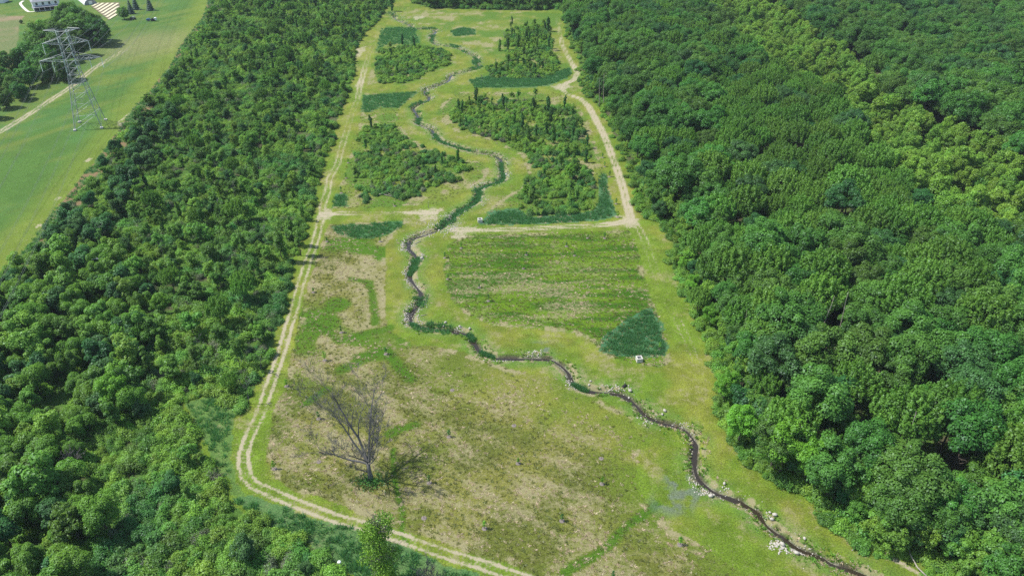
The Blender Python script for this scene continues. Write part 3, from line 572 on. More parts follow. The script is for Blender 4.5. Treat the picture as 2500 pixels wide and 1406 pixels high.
gx, gy = spots(GP([(1990,1215),(2100,1200),(2500,1260),(2560,1460),(2400,1500),(2300,1390),(2150,1320),(2080,1315)]), 4.2)
for a, b in zip(gx, gy): q_ = rng.random(); plant('dark' if q_ < .35 else ('young' if q_ < .8 else 'shrub'), a, b, rng.uniform(.8, 1.5), 'right' if q_ < .8 else 'rightedge')
gx, gy = spots(GP([(2140,1310),(2250,1300),(2330,1404),(2400,1500),(2290,1500),(2250,1395)]), 1.9)
for a, b in zip(gx, gy): plant('lshrub', a, b, rng.uniform(.45, .75), 'rightedge')
gx, gy = spots(GP([(1650,660),(1700,700),(1760,830),(1750,860),(1722,810),(1690,752)]), 2.6)
for a, b in zip(gx, gy): plant('lshrub', a, b, rng.uniform(.7, 1.25), 'rightedge')

# left wood
gx, gy = spots(LEFT_WOOD, 4.3); fe = edge_d(gx, gy, GP(FIELD_EDGE)); te = edge_d(gx, gy, GP(LEFT_EDGE)); dens = fbm(gx, gy, 22, 401, 3)
for i in range(len(gx)):
    px_, py_ = PX(gx[i], gy[i], 4); r = rng.random()
    if fe[i] < 7 or te[i] < 1.2: continue
    if py_ > 1010 and px_ > 200: p = .10 if px_ < 420 else .05
    elif py_ > 700 and px_ > 340: p = .22
    elif py_ > 560 and px_ < 340: p = .80
    else: p = .42 if dens[i] > .48 else .14
    if 20 < px_ < 110 and 1290 < py_ < 1370 or 110 < px_ < 180 and 900 < py_ < 1010: continue
    if r > p: continue
    q = rng.random()
    if py_ > 620 and px_ < 360: sp, s = ('willow', rng.uniform(.55, 1.15)) if q < .5 else (('dark', rng.uniform(.8, 1.4)) if q < .68 else (('lyoung' if q < .82 else 'young'), rng.uniform(.8, 1.7)))
    elif px_ < 420 and fe[i] < 26: sp, s = ('dark', rng.uniform(.8, 1.3)) if q < .6 else ('young', rng.uniform(.7, 1.1))
    elif q < .46: sp, s = ('lyoung' if rng.random() < .4 else 'young'), rng.uniform(.65, 1.15)
    elif q < .72: sp, s = 'tall', rng.uniform(.6, 1.0)
    elif q < .84: sp, s = 'vine', rng.uniform(.45, .85)
    elif q < .92: sp, s = 'ash', rng.uniform(.45, .65)
    else: sp, s = 'dark', rng.uniform(.6, .95)
    if te[i] < 6: s *= .8
    plant(sp, gx[i], gy[i], s, 'left')
gx, gy = spots(LEFT_WOOD, 2.1); fe = edge_d(gx, gy, GP(FIELD_EDGE))
for i in range(len(gx)):
    px_, py_ = PX(gx[i], gy[i], 0)
    if 0 < px_ < 90 and 1320 < py_ < 1400 or 110 < px_ < 180 and 930 < py_ < 1030: continue
    if fe[i] < 3 or (fe[i] < 9 and rng.random() < .6): continue
    s = rng.uniform(.5, 1.0) ** 1.3 * 1.25
    if fbm(gx[i:i+1], gy[i:i+1], 6, 701, 2)[0] < (.22 if py_ > 850 else .31): continue
    plant(stand(gx[i], gy[i]), gx[i], gy[i], s, 'leftshrub')
for px_, py_, sp, s in [(300,1010,'maple',.75),(400,770,'maple',.5),(130,1250,'young',2.0),(60,1240,'young',1.7),(330,470,'dark',1.6),(600,1370,'dark',.9),(800,185,'dark',1.0),(590,905,'tall',1.0),(715,600,'tall',1.2),(690,640,'tall',1.3),(735,625,'tall',1.05)]:
    gx_, gy_ = G(px_, py_); plant(sp, gx_, gy_, s, 'left')
# woody patches inside the mown loops
S1 = GP([(925,125),(1010,112),(1080,124),(1112,142),(1100,158),(1060,170),(1020,192),(985,203),(925,205),(915,170)])
S2 = GP([(1235,75),(1340,62),(1345,110),(1365,160),(1350,188),(1300,194),(1200,190),(1185,165),(1235,150)])
S3 = GP([(885,310),(950,300),(1000,345),(1060,370),(1130,395),(1150,415),(1130,440),(1060,455),(1010,488),(880,495),(862,440),(870,370)])
S4 = GP([(1120,255),(1180,240),(1300,245),(1395,258),(1425,320),(1445,380),(1450,440),(1462,500),(1440,518),(1300,530),(1265,500),(1275,460),(1298,420),(1285,378),(1205,340),(1130,318),(1095,285)])
for poly, dn in ((S1, .2), (S2, .6), (S3, .15), (S4, .4)):
    gx, gy = spots(poly, 2.3)
    for a, b in zip(gx, gy):
        if fbm(np.array([a]), np.array([b]), 8, 601, 2)[0] > .33: plant(stand(a, b), a, b, rng.uniform(.4, .95), 'loop')
    gx, gy = spots(poly, 6.0)
    for a, b in zip(gx, gy):
        if rng.random() < dn:
            q = rng.random(); plant('vine' if q < .15 else ('lyoung' if q < .45 else 'tall'), a, b, rng.uniform(.45, .8), 'loop')
for px_, py_, s in [(1163,250,.85),(1228,268,.9),(1255,305,.8),(1275,310,.8),(1302,268,.7),(1338,275,.9),(1380,258,.6),(1345,300,.85),(1400,340,.9),(1350,350,1.0),(1262,340,.7),(1205,280,.6),(1120,272,.7),(906,318,.8),(983,112,.8),(1011,118,.85),(1338,78,1.05),(1310,95,1.0),(1285,105,.9),(1265,115,.9),(1240,122,.8),(1220,125,.8),(1250,60,.6),(1340,120,.9),(957,28,1.3),(1130,265,.5),(1290,345,.8)]:
    gx_, gy_ = G(px_, py_); plant('vine', gx_, gy_, s, 'loop')
gx_, gy_ = G(1392,440); plant('maple', gx_, gy_, .45, 'loop'); gx_, gy_ = G(1282,480); plant('maple', gx_, gy_, .3, 'loop')
# the farm clump far left
for px_, py_, s in [(110,75,1.0),(150,50,1.0),(195,50,1.05),(235,70,.95),(85,115,.9),(130,110,.95),(180,95,.9),(150,150,.75),(100,95,1.1),(140,80,1.1),(180,70,1.1),(215,60,1.05),(165,30,1.0),(60,130,.9),(105,140,.95)]:
    gx_, gy_ = G(px_, py_, 10); plant('bigoak', gx_, gy_, s, 'farm')
for px_, py_, s, sp in [(25,155,.8,'bigoak'),(0,190,.7,'bigoak'),(45,215,.55,'bigoak'),(115,165,.75,'bigoak'),(75,150,.75,'bigoak'),(65,185,.7,'bigoak'),(30,205,.6,'bigoak'),(5,235,.55,'bigoak'),(95,175,.55,'bigoak'),(-30,260,.6,'bigoak'),(298,25,.5,'bigoak'),(315,12,.95,'spruce'),(327,2,1.0,'spruce'),(362,4,1.0,'spruce'),(130,22,.3,'bigoak'),(45,35,.15,'bigoak')]:
    gx_, gy_ = G(px_, py_, 6); plant(sp, gx_, gy_, s, 'farm')

CLEAR = [G(2030, 690, 23), G(2082, 695, 22), G(2092, 1108, 17), G(2258, 985, 21)]
PLANTS = [p for p in PLANTS if not (p[0] in ('oak', 'blue', 'ash') and any(abs(p[2] - c_[0]) < 4.6 and -9 < p[3] - c_[1] < 4 for c_ in CLEAR))]
# --- individuals (nearest of each kind in view) and the mass
def hz_many(P): return hgt(np.array([p[2] for p in PLANTS]), np.array([p[3] for p in PLANTS]))
ZP = hz_many(PLANTS); TREE = lambda sp: sp not in ('shrub', 'greysh', 'lshrub', 'dshrub')
def inview(x_, y_, zt):
    a, b = PX(x_, y_, zt); return -20 < a < 2520 and -20 < b < 1426
buckets = {'righttree': [], 'lefttree': [], 'shrub': []}; single = set()
for i, p in enumerate(PLANTS):
    if not inview(p[2], p[3], 4 if TREE(p[0]) else .8): continue
    D = math.hypot(p[3], CAMH); 
    if TREE(p[0]):
        if p[7] in ('farm',): single.add(i); continue
        w_i = {'oak': 6, 'blue': 6, 'ash': 5, 'maple': 5.5, 'willow': 4.3, 'young': 3, 'lyoung': 3, 'tall': 3, 'vine': 2.6, 'dark': 3}[p[0]] * p[4] / D
        if p[7] == 'loop' : w_i *= 1.8
        buckets['righttree' if p[7] in ('right', 'strip') else 'lefttree'].append((w_i, i))
    else: buckets['shrub'].append((p[4] / D, i))
for k, q in buckets.items():
    q.sort(reverse=True); single |= {i for _, i in q[:300 if k != 'shrub' else 290]}

ADJ = {'oak': 'deep green', 'blue': 'dense blue-green', 'ash': 'upright mid-green', 'maple': 'bright green', 'willow': 'olive round-headed', 'young': 'ragged light-green', 'tall': 'slim thin-crowned', 'vine': 'vine-clad columnar', 'dark': 'bushy dark', 'shrub': 'leafy green', 'lshrub': 'light lime-green', 'dshrub': 'dark leafy', 'lyoung': 'bright lime-green', 'greysh': 'half-bare grey', 'spruce': 'conical blue-green', 'bigoak': 'spreading dark'}
def where(px_, py_, zone_):
    if zone_ == 'farm':
        return 'beside the garden plot' if px_ > 270 else ('behind the steel pylon' if px_ > 75 else 'by the brown field left of the pylon')
    if zone_ == 'loop':
        if py_ < 215: return 'in the farthest left brush island' if px_ < 1150 else 'in the farthest right brush island'
        return 'in the nearer left brush island' if px_ < 1180 else 'in the brush island left of the gravel track'
    rowsR = [(160, 'far end'), (330, 'far part'), (520, 'middle part'), (700, 'opposite the striped meadow'), (860, 'level with reed triangle'), (1010, 'above the bright maples'), (1180, 'around the bright maples'), (1300, 'towards lower right corner'), (9999, 'lowest part')]
    rowsL = [(120, 'far end'), (260, 'level with the pylon'), (400, 'below the pylon'), (540, 'level with track fork'), (700, 'below the track fork'), (860, 'upper willow belt'), (1010, 'above the grey reeds'), (1180, 'left of track bend'), (1300, 'below the track bend'), (9999, 'bottom edge')]
    rw = next(t for lim, t in (rowsR if zone_ in ('right', 'strip', 'rightedge') else rowsL) if py_ < lim)
    if zone_ in ('right', 'strip', 'rightedge'):
        ex = np.interp(py_, [24, 222, 325, 545, 745, 1000, 1185, 1404], [1372, 1425, 1500, 1628, 1690, 1772, 1930, 2330]); f_ = (px_ - ex)
        c = "on the right wood's edge" if f_ < 70 else ('just inside the right wood' if f_ < 190 else ("in the right wood's heart" if f_ < 420 else ('deep in the right wood' if px_ < 2330 else "at the right wood's margin")))
        if zone_ == 'strip': c = 'in the right brushy gap'
    else:
        ex = np.interp(py_, [24, 225, 365, 540, 702, 904, 1190, 1404], [938, 850, 798, 750, 708, 648, 556, 838]); f_ = ex - px_
        c = 'beside the left track' if f_ < 60 else ('just inside the left wood' if f_ < 160 else ('amid the left wood' if f_ < 300 else ('across the left wood' if px_ > 60 else 'at the left margin')))
    return c + ', ' + rw
used = {}
NM = {'lshrub': 'shrub', 'dshrub': 'shrub', 'lyoung': 'young_tree', 'shrub': 'shrub', 'greysh': 'shrub', 'spruce': 'spruce_tree', 'maple': 'maple_tree', 'willow': 'willow_tree', 'oak': 'oak_tree', 'bigoak': 'oak_tree', 'ash': 'ash_tree', 'blue': 'oak_tree', 'young': 'young_tree', 'tall': 'young_tree', 'vine': 'vine_clad_tree', 'dark': 'bushy_tree'}
KIND = {'shrub': 'shrub', 'tree': 'tree'}
mass = {'right': [], 'left': [], 'shrubs': []}
for i, p in enumerate(PLANTS):
    sp, vr, X_, Y_, s, sz_, rz_, zn = p; zz = float(ZP[i]) - .05
    if i not in single:
        mass['shrubs' if not TREE(sp) else ('right' if zn in ('right', 'strip') else 'left')].append(i); continue
    cm, tm = SPEC[sp][vr]; px_, py_ = PX(X_, Y_, 1)
    isT = TREE(sp); noun = 'tree' if isT else 'shrub'; size = 'small ' if s < .75 else ('big ' if s > 1.02 else '')
    label = (size + ADJ[sp] + ' ' + noun + ' ' + where(px_, py_, zn))
    g_ = ('trees of the right wood' if zn in ('right', 'strip') else 'trees of the left wood' if zn == 'left' else 'trees in the brush islands' if zn == 'loop' else 'trees around the farm') if isT else 'shrubs in the undergrowth'
    if isT:
        o = empty(NM[sp], (X_, Y_, zz), rz_); c = link(bpy.data.objects.new('crown', cm), o); t = link(bpy.data.objects.new('trunk', tm), o)
    else:
        o = link(bpy.data.objects.new(NM[sp], cm)); o.location = (X_, Y_, zz); o.rotation_euler = (0, 0, rz_)
    o.scale = (s, s, sz_); tag(o, label, noun, g_); used.setdefault(label, []).append((px_, py_, o))
ORD = ['', 'second', 'third', 'fourth', 'fifth', 'sixth', 'seventh', 'eighth', 'ninth', 'tenth', 'eleventh', 'twelfth', 'thirteenth', 'fourteenth', 'fifteenth', 'sixteenth', 'seventeenth', 'eighteenth', 'nineteenth', 'twentieth']
for lab_, q in used.items():
    if len(q) < 2 or len(q) > 39: continue
    q.sort(key=lambda t: t[0]); n_ = len(q); h_ = (n_ + 1) // 2
    for k, (_, _, o) in enumerate(q):
        o['label'] = lab_ + ', ' + (('leftmost' if k == 0 else ORD[k] + ' from left') if k < h_ else ('rightmost' if k == n_ - 1 else ORD[n_ - 1 - k] + ' from right'))
# merge crown+trunk for the mass
def joined(cm, tm):
    if tm is None: return cm
    V1 = np.zeros(len(cm.vertices) * 3, np.float32); cm.vertices.foreach_get('co', V1); V1 = V1.reshape(-1, 3)
    me = bpy.data.meshes.new('tree_piece'); v2 = [tuple(v.co) for v in tm.vertices]; f2 = [tuple(k + len(V1) for k in q.vertices) for q in tm.polygons if len(q.vertices) <= 8]
    me.from_pydata([tuple(v) for v in V1.tolist()] + v2, [], np.arange(len(V1)).reshape(-1, 4).tolist() + f2); me.update()
    tn_ = np.zeros(len(V1), np.float32); cm.attributes['tone'].data.foreach_get('value', tn_)
    a = me.attributes.new('tone', 'FLOAT', 'POINT'); a.data.foreach_set('value', np.concatenate([tn_, np.zeros(len(v2), np.float32)]))
    me.materials.append(cm.materials[0]); me.materials.append(tm.materials[0])
    mi = np.zeros(len(me.polygons), np.int32); mi[len(V1) // 4:] = 1; me.polygons.foreach_set('material_index', mi); return me
JO = {}
for nm, lab, cat in (('right', 'far-off mass of the broadleaf wood filling the right side', 'woodland'), ('left', 'far-off young trees massed in the left wood', 'woodland'), ('shrubs', 'undergrowth of leafy shrubs filling the left wood and wood edges', 'undergrowth')):
    ids = mass[nm]; keys = sorted({(PLANTS[i][0], PLANTS[i][1]) for i in ids}); ms = []
    for k in keys:
        if k not in JO: JO[k] = joined(*SPEC[k[0]][k[1]])
        ms.append(JO[k])
    pos = [(PLANTS[i][2], PLANTS[i][3], float(ZP[i]) - .05) for i in ids]
    gn_scatter({'right': 'distant_woodland', 'left': 'distant_young_trees', 'shrubs': 'undergrowth'}[nm], ms, pos, [PLANTS[i][6] for i in ids], [PLANTS[i][4] for i in ids], [keys.index((PLANTS[i][0], PLANTS[i][1])) for i in ids], lab, cat)

# ------------------------------------------------------------------ reeds, grass tufts, stones
def tuft(name, mat, nb, hh, w, spread, seed):
    r = np.random.default_rng(seed); a = r.uniform(0, 6.283, nb); ro = r.uniform(0, w, nb); tl = r.uniform(.3, 1, nb) * spread; h_ = hh * r.uniform(.6, 1.1, nb)
    bx = ro * np.cos(a); by = ro * np.sin(a); tx = bx + tl * np.cos(a + r.normal(0, .8, nb)); ty = by + tl * np.sin(a + r.normal(0, .8, nb)); q = r.uniform(0, 6.283, nb); hw = r.uniform(.03, .07, nb) * (1.6 if hh > 1 else 1.5)
    V = np.stack([np.stack([bx - hw * np.cos(q), by - hw * np.sin(q), 0 * q], 1), np.stack([bx + hw * np.cos(q), by + hw * np.sin(q), 0 * q], 1), np.stack([tx, ty, h_], 1)], 1).reshape(-1, 3)
    return npmesh(name, V, np.arange(3 * nb).reshape(nb, 3), mat, {'tone': np.repeat(r.uniform(0, 1, nb), 3)})
rt = [tuft('reed', M['reed'], 30, .95, .62, .55, i) for i in range(4)]
P = []
for poly, w in REEDS:
    gx, gy = spots(poly, .7); de = pdist(gx, gy, np.vstack([poly, poly[:1]]))[0]; k = (rng.random(len(gx)) < w * (.15 + .95 * fbm(gx, gy, 4, 88, 2)) * sstep(0, 2.5, de + 2 * fbm(gx, gy, 3, 89, 2) - .6))
    P.append(np.stack([gx[k], gy[k]], 1))
for pl, w in SREED:
    w *= .7; q = smooth(pl, 40); P.append(q + rng.normal(0, w * .38, q.shape)); P.append(q + rng.normal(0, w * .38, q.shape))
gx, gy = spots(np.vstack([STREAM + nr[0] * 0 + np.stack([-tn[:, 1], tn[:, 0]], 1)[:len(STREAM)] * 2.2, (STREAM - np.stack([-tn[:, 1], tn[:, 0]], 1)[:len(STREAM)] * 2.2)[::-1]]), .9)
k = fbm(gx, gy, 7, 71, 2) > .68; k &= gy > 150; P.append(np.stack([gx[k], gy[k]], 1))
gx, gy = spots(np.vstack([GP(FIELD_EDGE), GP(FIELD_EDGE)[::-1] + np.array([5.0, 0])]), 1.4); P.append(np.stack([gx, gy], 1)[rng.random(len(gx)) < .6])
P = np.vstack(P); zz = hgt(P[:, 0], P[:, 1])
gn_scatter('reed_bed', rt, np.column_stack([P, zz - .05]), rng.uniform(0, 6.28, len(P)), rng.uniform(.7, 1.15, len(P)), rng.integers(0, 4, len(P)), 'dark blue-green reeds standing in the wet hollows and stream', 'reeds')
tm_ = [tuft('green_tuft', M['tgreen'], 18, .22, .34, .4, 30 + i) for i in range(3)] + [tuft('straw_tuft', M['tstraw'], 16, .18, .34, .5, 40 + i) for i in range(3)] + [tuft('bank_tuft', M['lime'], 20, .34, .26, .42, 50 + i) for i in range(3)]
P = []; pk = []
for poly, spc, thr in ((C4, 1.05, 0), (C5, 1.05, 1), (C2, 1.6, 2), (C3, 1.6, 2)):
    gx, gy = spots(poly, spc)
    if thr == 0:
        s1 = gx * ca + gy * sa; s2 = -gx * sa + gy * ca
        f_ = np.where(gy < 155, .4 * fbm(s1 / 3.5, s2, 2.6, 61, 4) + .35 * fbm(gx, gy, 14, 5) + .25 * fbm(gx, gy, 30, 23), .5 * fbm(gx, gy, 30, 23) + .5 * fbm(gx, gy, 5, 11))
        st_ = f_ > .5; nrs = pdist(gx, gy, STREAM)[0]; kp = (nrs > 18) | (rng.random(len(gx)) < nrs / 26); gx, gy, st_ = gx[kp], gy[kp], st_[kp]
    elif thr == 1: st_ = (.62 * fbm(gx / 4, gy, 5, 67, 4) + .38 * fbm(gx, gy, 14, 5)) > .57
    else: st_ = fbm(gx, gy, 5, 11) > .56
    st_ = np.where(rng.random(len(gx)) < .25, rng.random(len(gx)) < .5, st_); k = rng.random(len(gx)) < .8
    P.append(np.stack([gx[k], gy[k]], 1)); pk.append(np.where(st_[k], 3, 0) + rng.integers(0, 3, k.sum()))
q = STREAM[rng.integers(0, len(STREAM) - 1, 5200)] + rng.normal(0, 1.25, (5200, 2)); dq = pdist(q[:, 0], q[:, 1], STREAM)[0]; q = q[(dq > .75) & (fbm(q[:, 0], q[:, 1], 6, 811, 2) > .42)]
P.append(q); pk.append(np.where(rng.random(len(q)) < .3, 3, 6) + rng.integers(0, 3, len(q)))
P = np.vstack(P); pk = np.concatenate(pk); zz = hgt(P[:, 0], P[:, 1])
gn_scatter('meadow_grass', tm_, np.column_stack([P, zz]), rng.uniform(0, 6.28, len(P)), rng.uniform(.6, 1.3, len(P)), pk, 'rough green and straw-coloured grass tufts covering the meadow', 'grass')
def stone(seed, flat=.6):
    r = np.random.default_rng(seed); g = (1 + 5 ** .5) / 2; v = np.array([(-1, g, 0), (1, g, 0), (-1, -g, 0), (1, -g, 0), (0, -1, g), (0, 1, g), (0, -1, -g), (0, 1, -g), (g, 0, -1), (g, 0, 1), (-g, 0, -1), (-g, 0, 1)]) / 1.9
    v = v * r.uniform(.75, 1.2, (12, 1)) * np.array([1, .8, flat]) * .5
    return npmesh('stone', v, [(0, 11, 5), (0, 5, 1), (0, 1, 7), (0, 7, 10), (0, 10, 11), (1, 5, 9), (5, 11, 4), (11, 10, 2), (10, 7, 6), (7, 1, 8), (3, 9, 4), (3, 4, 2), (3, 2, 6), (3, 6, 8), (3, 8, 9), (4, 9, 5), (2, 4, 11), (6, 2, 10), (8, 6, 7), (9, 8, 1)], M['stone'])
sts = [stone(i) for i in range(5)]
P = []; S = []
for (a, b), rx, ry, n_ in [((1093,560),3.0,5,90),((1110,548),2.5,5,110),((1060,547),5,3,120),((1088,528),3,3,60),((1040,570),3,3,50),((985,600),2,5,70),((1008,580),2.5,2,40),((1030,628),1.0,3.0,60),((995,775),1.4,5,70),((1000,792),2,2,30),((1305,862),2.5,1.3,40),((1392,932),1.2,2.5,45),((1407,945),2,1,25),((1500,947),5,1.6,70),((1575,1018),2.2,2,45),((1592,1028),2,1,30),((1700,1178),1.8,2.2,40),((1725,1200),2.8,1.4,50),((1900,1332),2.0,1.4,130),((1930,1342),1.6,1,30),((1958,1338),1.6,.8,30),((1975,1350),2,1,30),((1120,803),1.8,1,25),((1030,734),1.2,3,40),((1017,700),1,3,30),((1236,425),1.5,4,60),((1242,398),1,3,20),((1185,447),3,2,50),((1155,455),2,2,30),((1048,215),6,7,140),((1040,222),3,5,60),((1055,238),2,4,60),((958,32),9,5,120),((985,44),5,4,50),((1000,62),10,5,50),((1070,75),5,6,40),((1046,90),2,9,60),((1130,118),7,4,70),((1145,128),5,3,40),((1170,150),3,8,50),((1050,312),4,5,60),((1060,335),2,6,40),((1180,490),2,5,40),((1690,1060),1.3,2,20),((1650,1035),3,.8,30),((1690,1085),.8,3,20),((1215,880),3,.7,30),((1172,860),1,2,15),((1770,1193),1,1,10),((1870,1258),1.2,1,15)]:
    gx_, gy_ = G(a, b); P.append(np.stack([gx_ + rng.normal(0, rx * .5, n_), gy_ + rng.normal(0, ry * .5, n_)], 1)); S.append(rng.uniform(.18, .52, n_))
q = STREAM[rng.integers(0, len(STREAM), 1500)]; P.append(q + rng.normal(0, 1.25, q.shape)); S.append(rng.uniform(.1, .32, len(q)))
q = STREAM[:200][rng.integers(0, 200, 3000)]; o_ = rng.choice([-1, 1], len(q)) * rng.uniform(.9, 2.2, len(q)); q = q + rng.normal(0, .3, q.shape) + np.stack([o_, o_ * rng.normal(0, .5, len(q))], 1); k = fbm(q[:, 0], q[:, 1], 9, 905, 2) > .46; P.append(q[k]); S.append(rng.uniform(.2, .5, k.sum()))
P = np.vstack(P); S = np.concatenate(S); zz = hgt(P[:, 0], P[:, 1])
gn_scatter('riprap', sts, np.column_stack([P, zz + .03]), rng.uniform(0, 6.28, len(P)), S, rng.integers(0, 5, len(P)), 'pale limestone riprap lining the stream banks', 'stones')

# ------------------------------------------------------------------ boulders
for a, b, s, lab in [(1087,789,1.3,'pale boulder on the bank above the first lower stream bend'),(1147,804,1.5,'tilted pale slab right of the cluster of stones by the stream'),(1083,797,.9,'small pale stone directly below the bank boulder'),(1123,799,1.4,'white stone on top of the pile beside the stream'),(1442,931,1.0,'pale stone on the right bank where the stream turns level'),(1438,940,.9,'low pale stone touching the stream reeds'),(1538,955,1.6,'cream boulder beside the dark culvert mouth'),(1536,966,1.0,'lower cream stone at the water beside the culvert'),(1623,1004,1.3,'flat pale slab upright on the right bank'),(1617,1012,1.0,'small slab leaning below the flat pale slab'),(1768,1181,1.2,'lone white block right of the brown stream'),(1764,1190,.7,'small stone under the lone white block'),(1735,1212,1.6,'broad white stone at the end of the left-bank riprap'),(1743,1207,.9,'lesser white stone beside the broad white one'),(1891,1258,1.5,'square white block above the widest brown water'),(1884,1268,1.3,'cream block leaning on the square white block'),(1879,1252,.9,'white stone behind the square white block'),(1964,1316,1.3,'single white block on the right bank near the bottom'),(1944,1351,1.5,'rounded pale stone at the tip of the white gravel heap'),(1910,1330,1.6,'largest white stone in the gravel heap'),(1030,632,1.7,'white slab on the right bank above the stream reeds'),(1236,424,1.6,'pale boulder outside the right stream bend'),(1044,217,1.8,'big rock at the far stream crossing'),(1072,560,1.5,'pale slab at the wide stony crossing')]:
    gx_, gy_ = G(a, b); r = np.random.default_rng(int(a)); me = stone(int(a) + 5, .75); me.materials.clear(); me.materials.append(M['stone'])
    o = link(bpy.data.objects.new('boulder', me)); o.location = (gx_, gy_, hz(gx_, gy_) + .18 * s); s *= .78; o.scale = (s, s * .9, s); o.rotation_euler = (rng.uniform(-.3, .3), rng.uniform(-.3, .3), rng.uniform(0, 3)); tag(o, lab, 'boulder', 'boulders along the stream')

# ------------------------------------------------------------------ planted saplings with mulch rings
def saplingmesh(i, hh, w, n_): 
    t = rng.uniform(.3, 1, n_); a = rng.uniform(0, 6.283, n_); r = w * np.sin(np.clip((t - .25) / .75, 0, 1) * 2.7 + .25) * rng.uniform(.2, 1, n_)
    P_ = np.stack([r * np.cos(a), r * np.sin(a), t * hh], 1); return leafcards('leaves', P_, rdir(n_) + np.array([0, 0, .5]), .22 * rng.uniform(.7, 1.3, n_), rng.uniform(.2, 1, n_), M['maple'] if i % 2 else M['vine'])
SAP = [(833,812,2.2,'leafy sapling below the straw patch left of the stream lane'),(793,880,2.9,'tallest bright green sapling above the dead tree'),(942,865,2.2,'dark leafy sapling on the lush green wheel lines'),(700,944,2.2,'dark sapling beside the left track lane'),(778,1022,2.2,'yellow-green sapling left of the dead tree crown'),(1104,952,.9,'bare stick sapling in the middle of the upper straw meadow'),(1255,1038,.9,'tiny bare sapling in the centre of the straw meadow'),(670,1145,2.4,'sapling inside the track bend'),(1048,1178,2.3,'yellow-green sapling right of the dead tree shadow'),(1183,1289,2.2,'narrow sapling near the bottom, right of the foreground tree'),(1096,1065,2.1,'narrow dark sapling above right of the dead tree shadow'),(779,1127,.9,'leafless sapling left of the dead tree trunk'),(1035,1264,.9,'bare sapling at the tip of the dead tree shadow'),(1265,1130,1.6,'small dark sapling in the lower meadow centre'),(1468,1118,.9,'tiny bare sapling above the round-headed one on the right'),(1470,1180,2.2,'green sapling in the lower right meadow'),(1372,1270,2.0,'round-headed sapling at bottom centre right'),(1660,1329,2.2,'sapling in the straw near the lower right stream'),(1497,1412,2.2,'sapling cut by the bottom edge'),(765,714,1.6,'sapling beside the left track above the straw patch'),(1192,735,2.4,'green sapling in the near left of the striped meadow'),(1126,606,2.2,'sapling in the top left corner of the striped meadow'),(1086,630,2.2,'thin sapling on the left rim of the striped meadow'),(1093,682,1.9,'dark sapling on the left rim, lower than the thin one'),(798,590,1.6,'grey bushy sapling beside the upper reed patch'),(928,590,1.6,'leafy sapling under the upper reed patch'),(1476,582,2.2,'sapling near the top right of the striped meadow'),(1435,581,1.5,'thin sapling left of the top right one in the striped meadow'),(1383,601,1.4,'small sapling in the upper striped meadow'),(1403,624,1.2,'low sapling below the small upper one in the striped meadow'),(1285,622,1.2,'small grey sapling in the upper middle of the striped meadow'),(1278,656,1.4,'stick sapling in the middle of the striped meadow'),(1170,702,1.3,'low sapling above left of the green one in the striped meadow'),(1610,852,2.2,'bright sapling among the reeds of the triangle'),(1488,432,2.6,'thin dark sapling left of the gravel track'),(1476,407,2.2,'sapling by the gravel track above the thin dark one'),(1504,498,2.2,'sapling between reeds and gravel track'),(1508,531,2.4,'sapling at the corner of the right track fork'),(1471,385,2.0,'uppermost sapling in the row left of the gravel track'),(845,435,2.3,'bare pole sapling in the left loop margin'),(833,472,2.6,'taller bare pole sapling above the small reed patch'),(850,397,1.8,'upper bare pole sapling beside the left track'),(1118,385,2.3,'thin dark sapling on the near stream bend'),(964,503,1.4,'small sapling above the left cross lane')]
for i, (a, b, hh, lab) in enumerate(SAP):
    gx_, gy_ = G(a, b); z0 = hz(gx_, gy_); o = empty('sapling', (gx_, gy_, z0), rng.uniform(0, 6))
    m_ = MB(); m_.tube([(0, 0, -.1), (.02, 0, hh * .5), (.05, .03, hh)], [.05, .04, .02], 5); m_.build('stem', M['bark'], o)
    m_ = MB(); m_.tube([(0, 0, -.05), (0, 0, .07)], [.62, .5], 12); m_.build('mulch_ring', M['mulch'], o)
    if hh > 1.1: link(bpy.data.objects.new('leaves', saplingmesh(i, hh, .50 * hh / 2.2, 110)), o)
    tag(o, lab, 'sapling', 'planted saplings in mulch rings')

# ------------------------------------------------------------------ the bare tree, the foreground tree, snags and logs
gx_, gy_ = G(905, 1172); o = empty('bare_tree', (gx_, gy_, hz(gx_, gy_))); tag(o, 'large leafless grey tree casting a branching shadow on the meadow', 'tree')
rd = random.Random(5); tr = MB(); br = MB(); tw = MB(); lf = []
tr.tube([(0, 0, -.4), (.05, 0, 1.2), (-.1, .1, 3), (-.1, .15, 5.0)], [.62, .5, .42, .4], 10)
def limb(p, d, L, r, lev, bend=(0, 0, .06)):
    pts = [p]; rs = [r]; q = np.array(p, float); dd = np.array(d, float); dd /= np.linalg.norm(dd); ns = 6 if lev == 0 else 4
    for i in range(ns):
        dd = dd + np.array([rd.gauss(0, .11), rd.gauss(0, .11), rd.gauss(0, .08)]) + np.array(bend); dd /= np.linalg.norm(dd)
        q = q + dd * L / ns; pts.append(tuple(q)); rs.append(max(.018, r * (1 - .78 * (i + 1) / ns)))
    (br if lev < 2 else tw).tube(pts, rs, 6 if lev == 0 else 4 if lev < 3 else 3, cap=False)
    if lev < 4:
        for _ in range((7, 6, 5, 4)[lev]):
            i = rd.randint(1 if lev else 2, ns); ax = np.array([rd.gauss(0, 1), rd.gauss(0, 1), rd.gauss(.2, .7)]); ax /= np.linalg.norm(ax)
            nd = dd * .8 + ax * .65; limb(pts[i], nd, L * rd.uniform(.32, .55), max(.018, rs[i] * .6), lev + 1)
    if lev >= 3: lf.append(pts[-1])
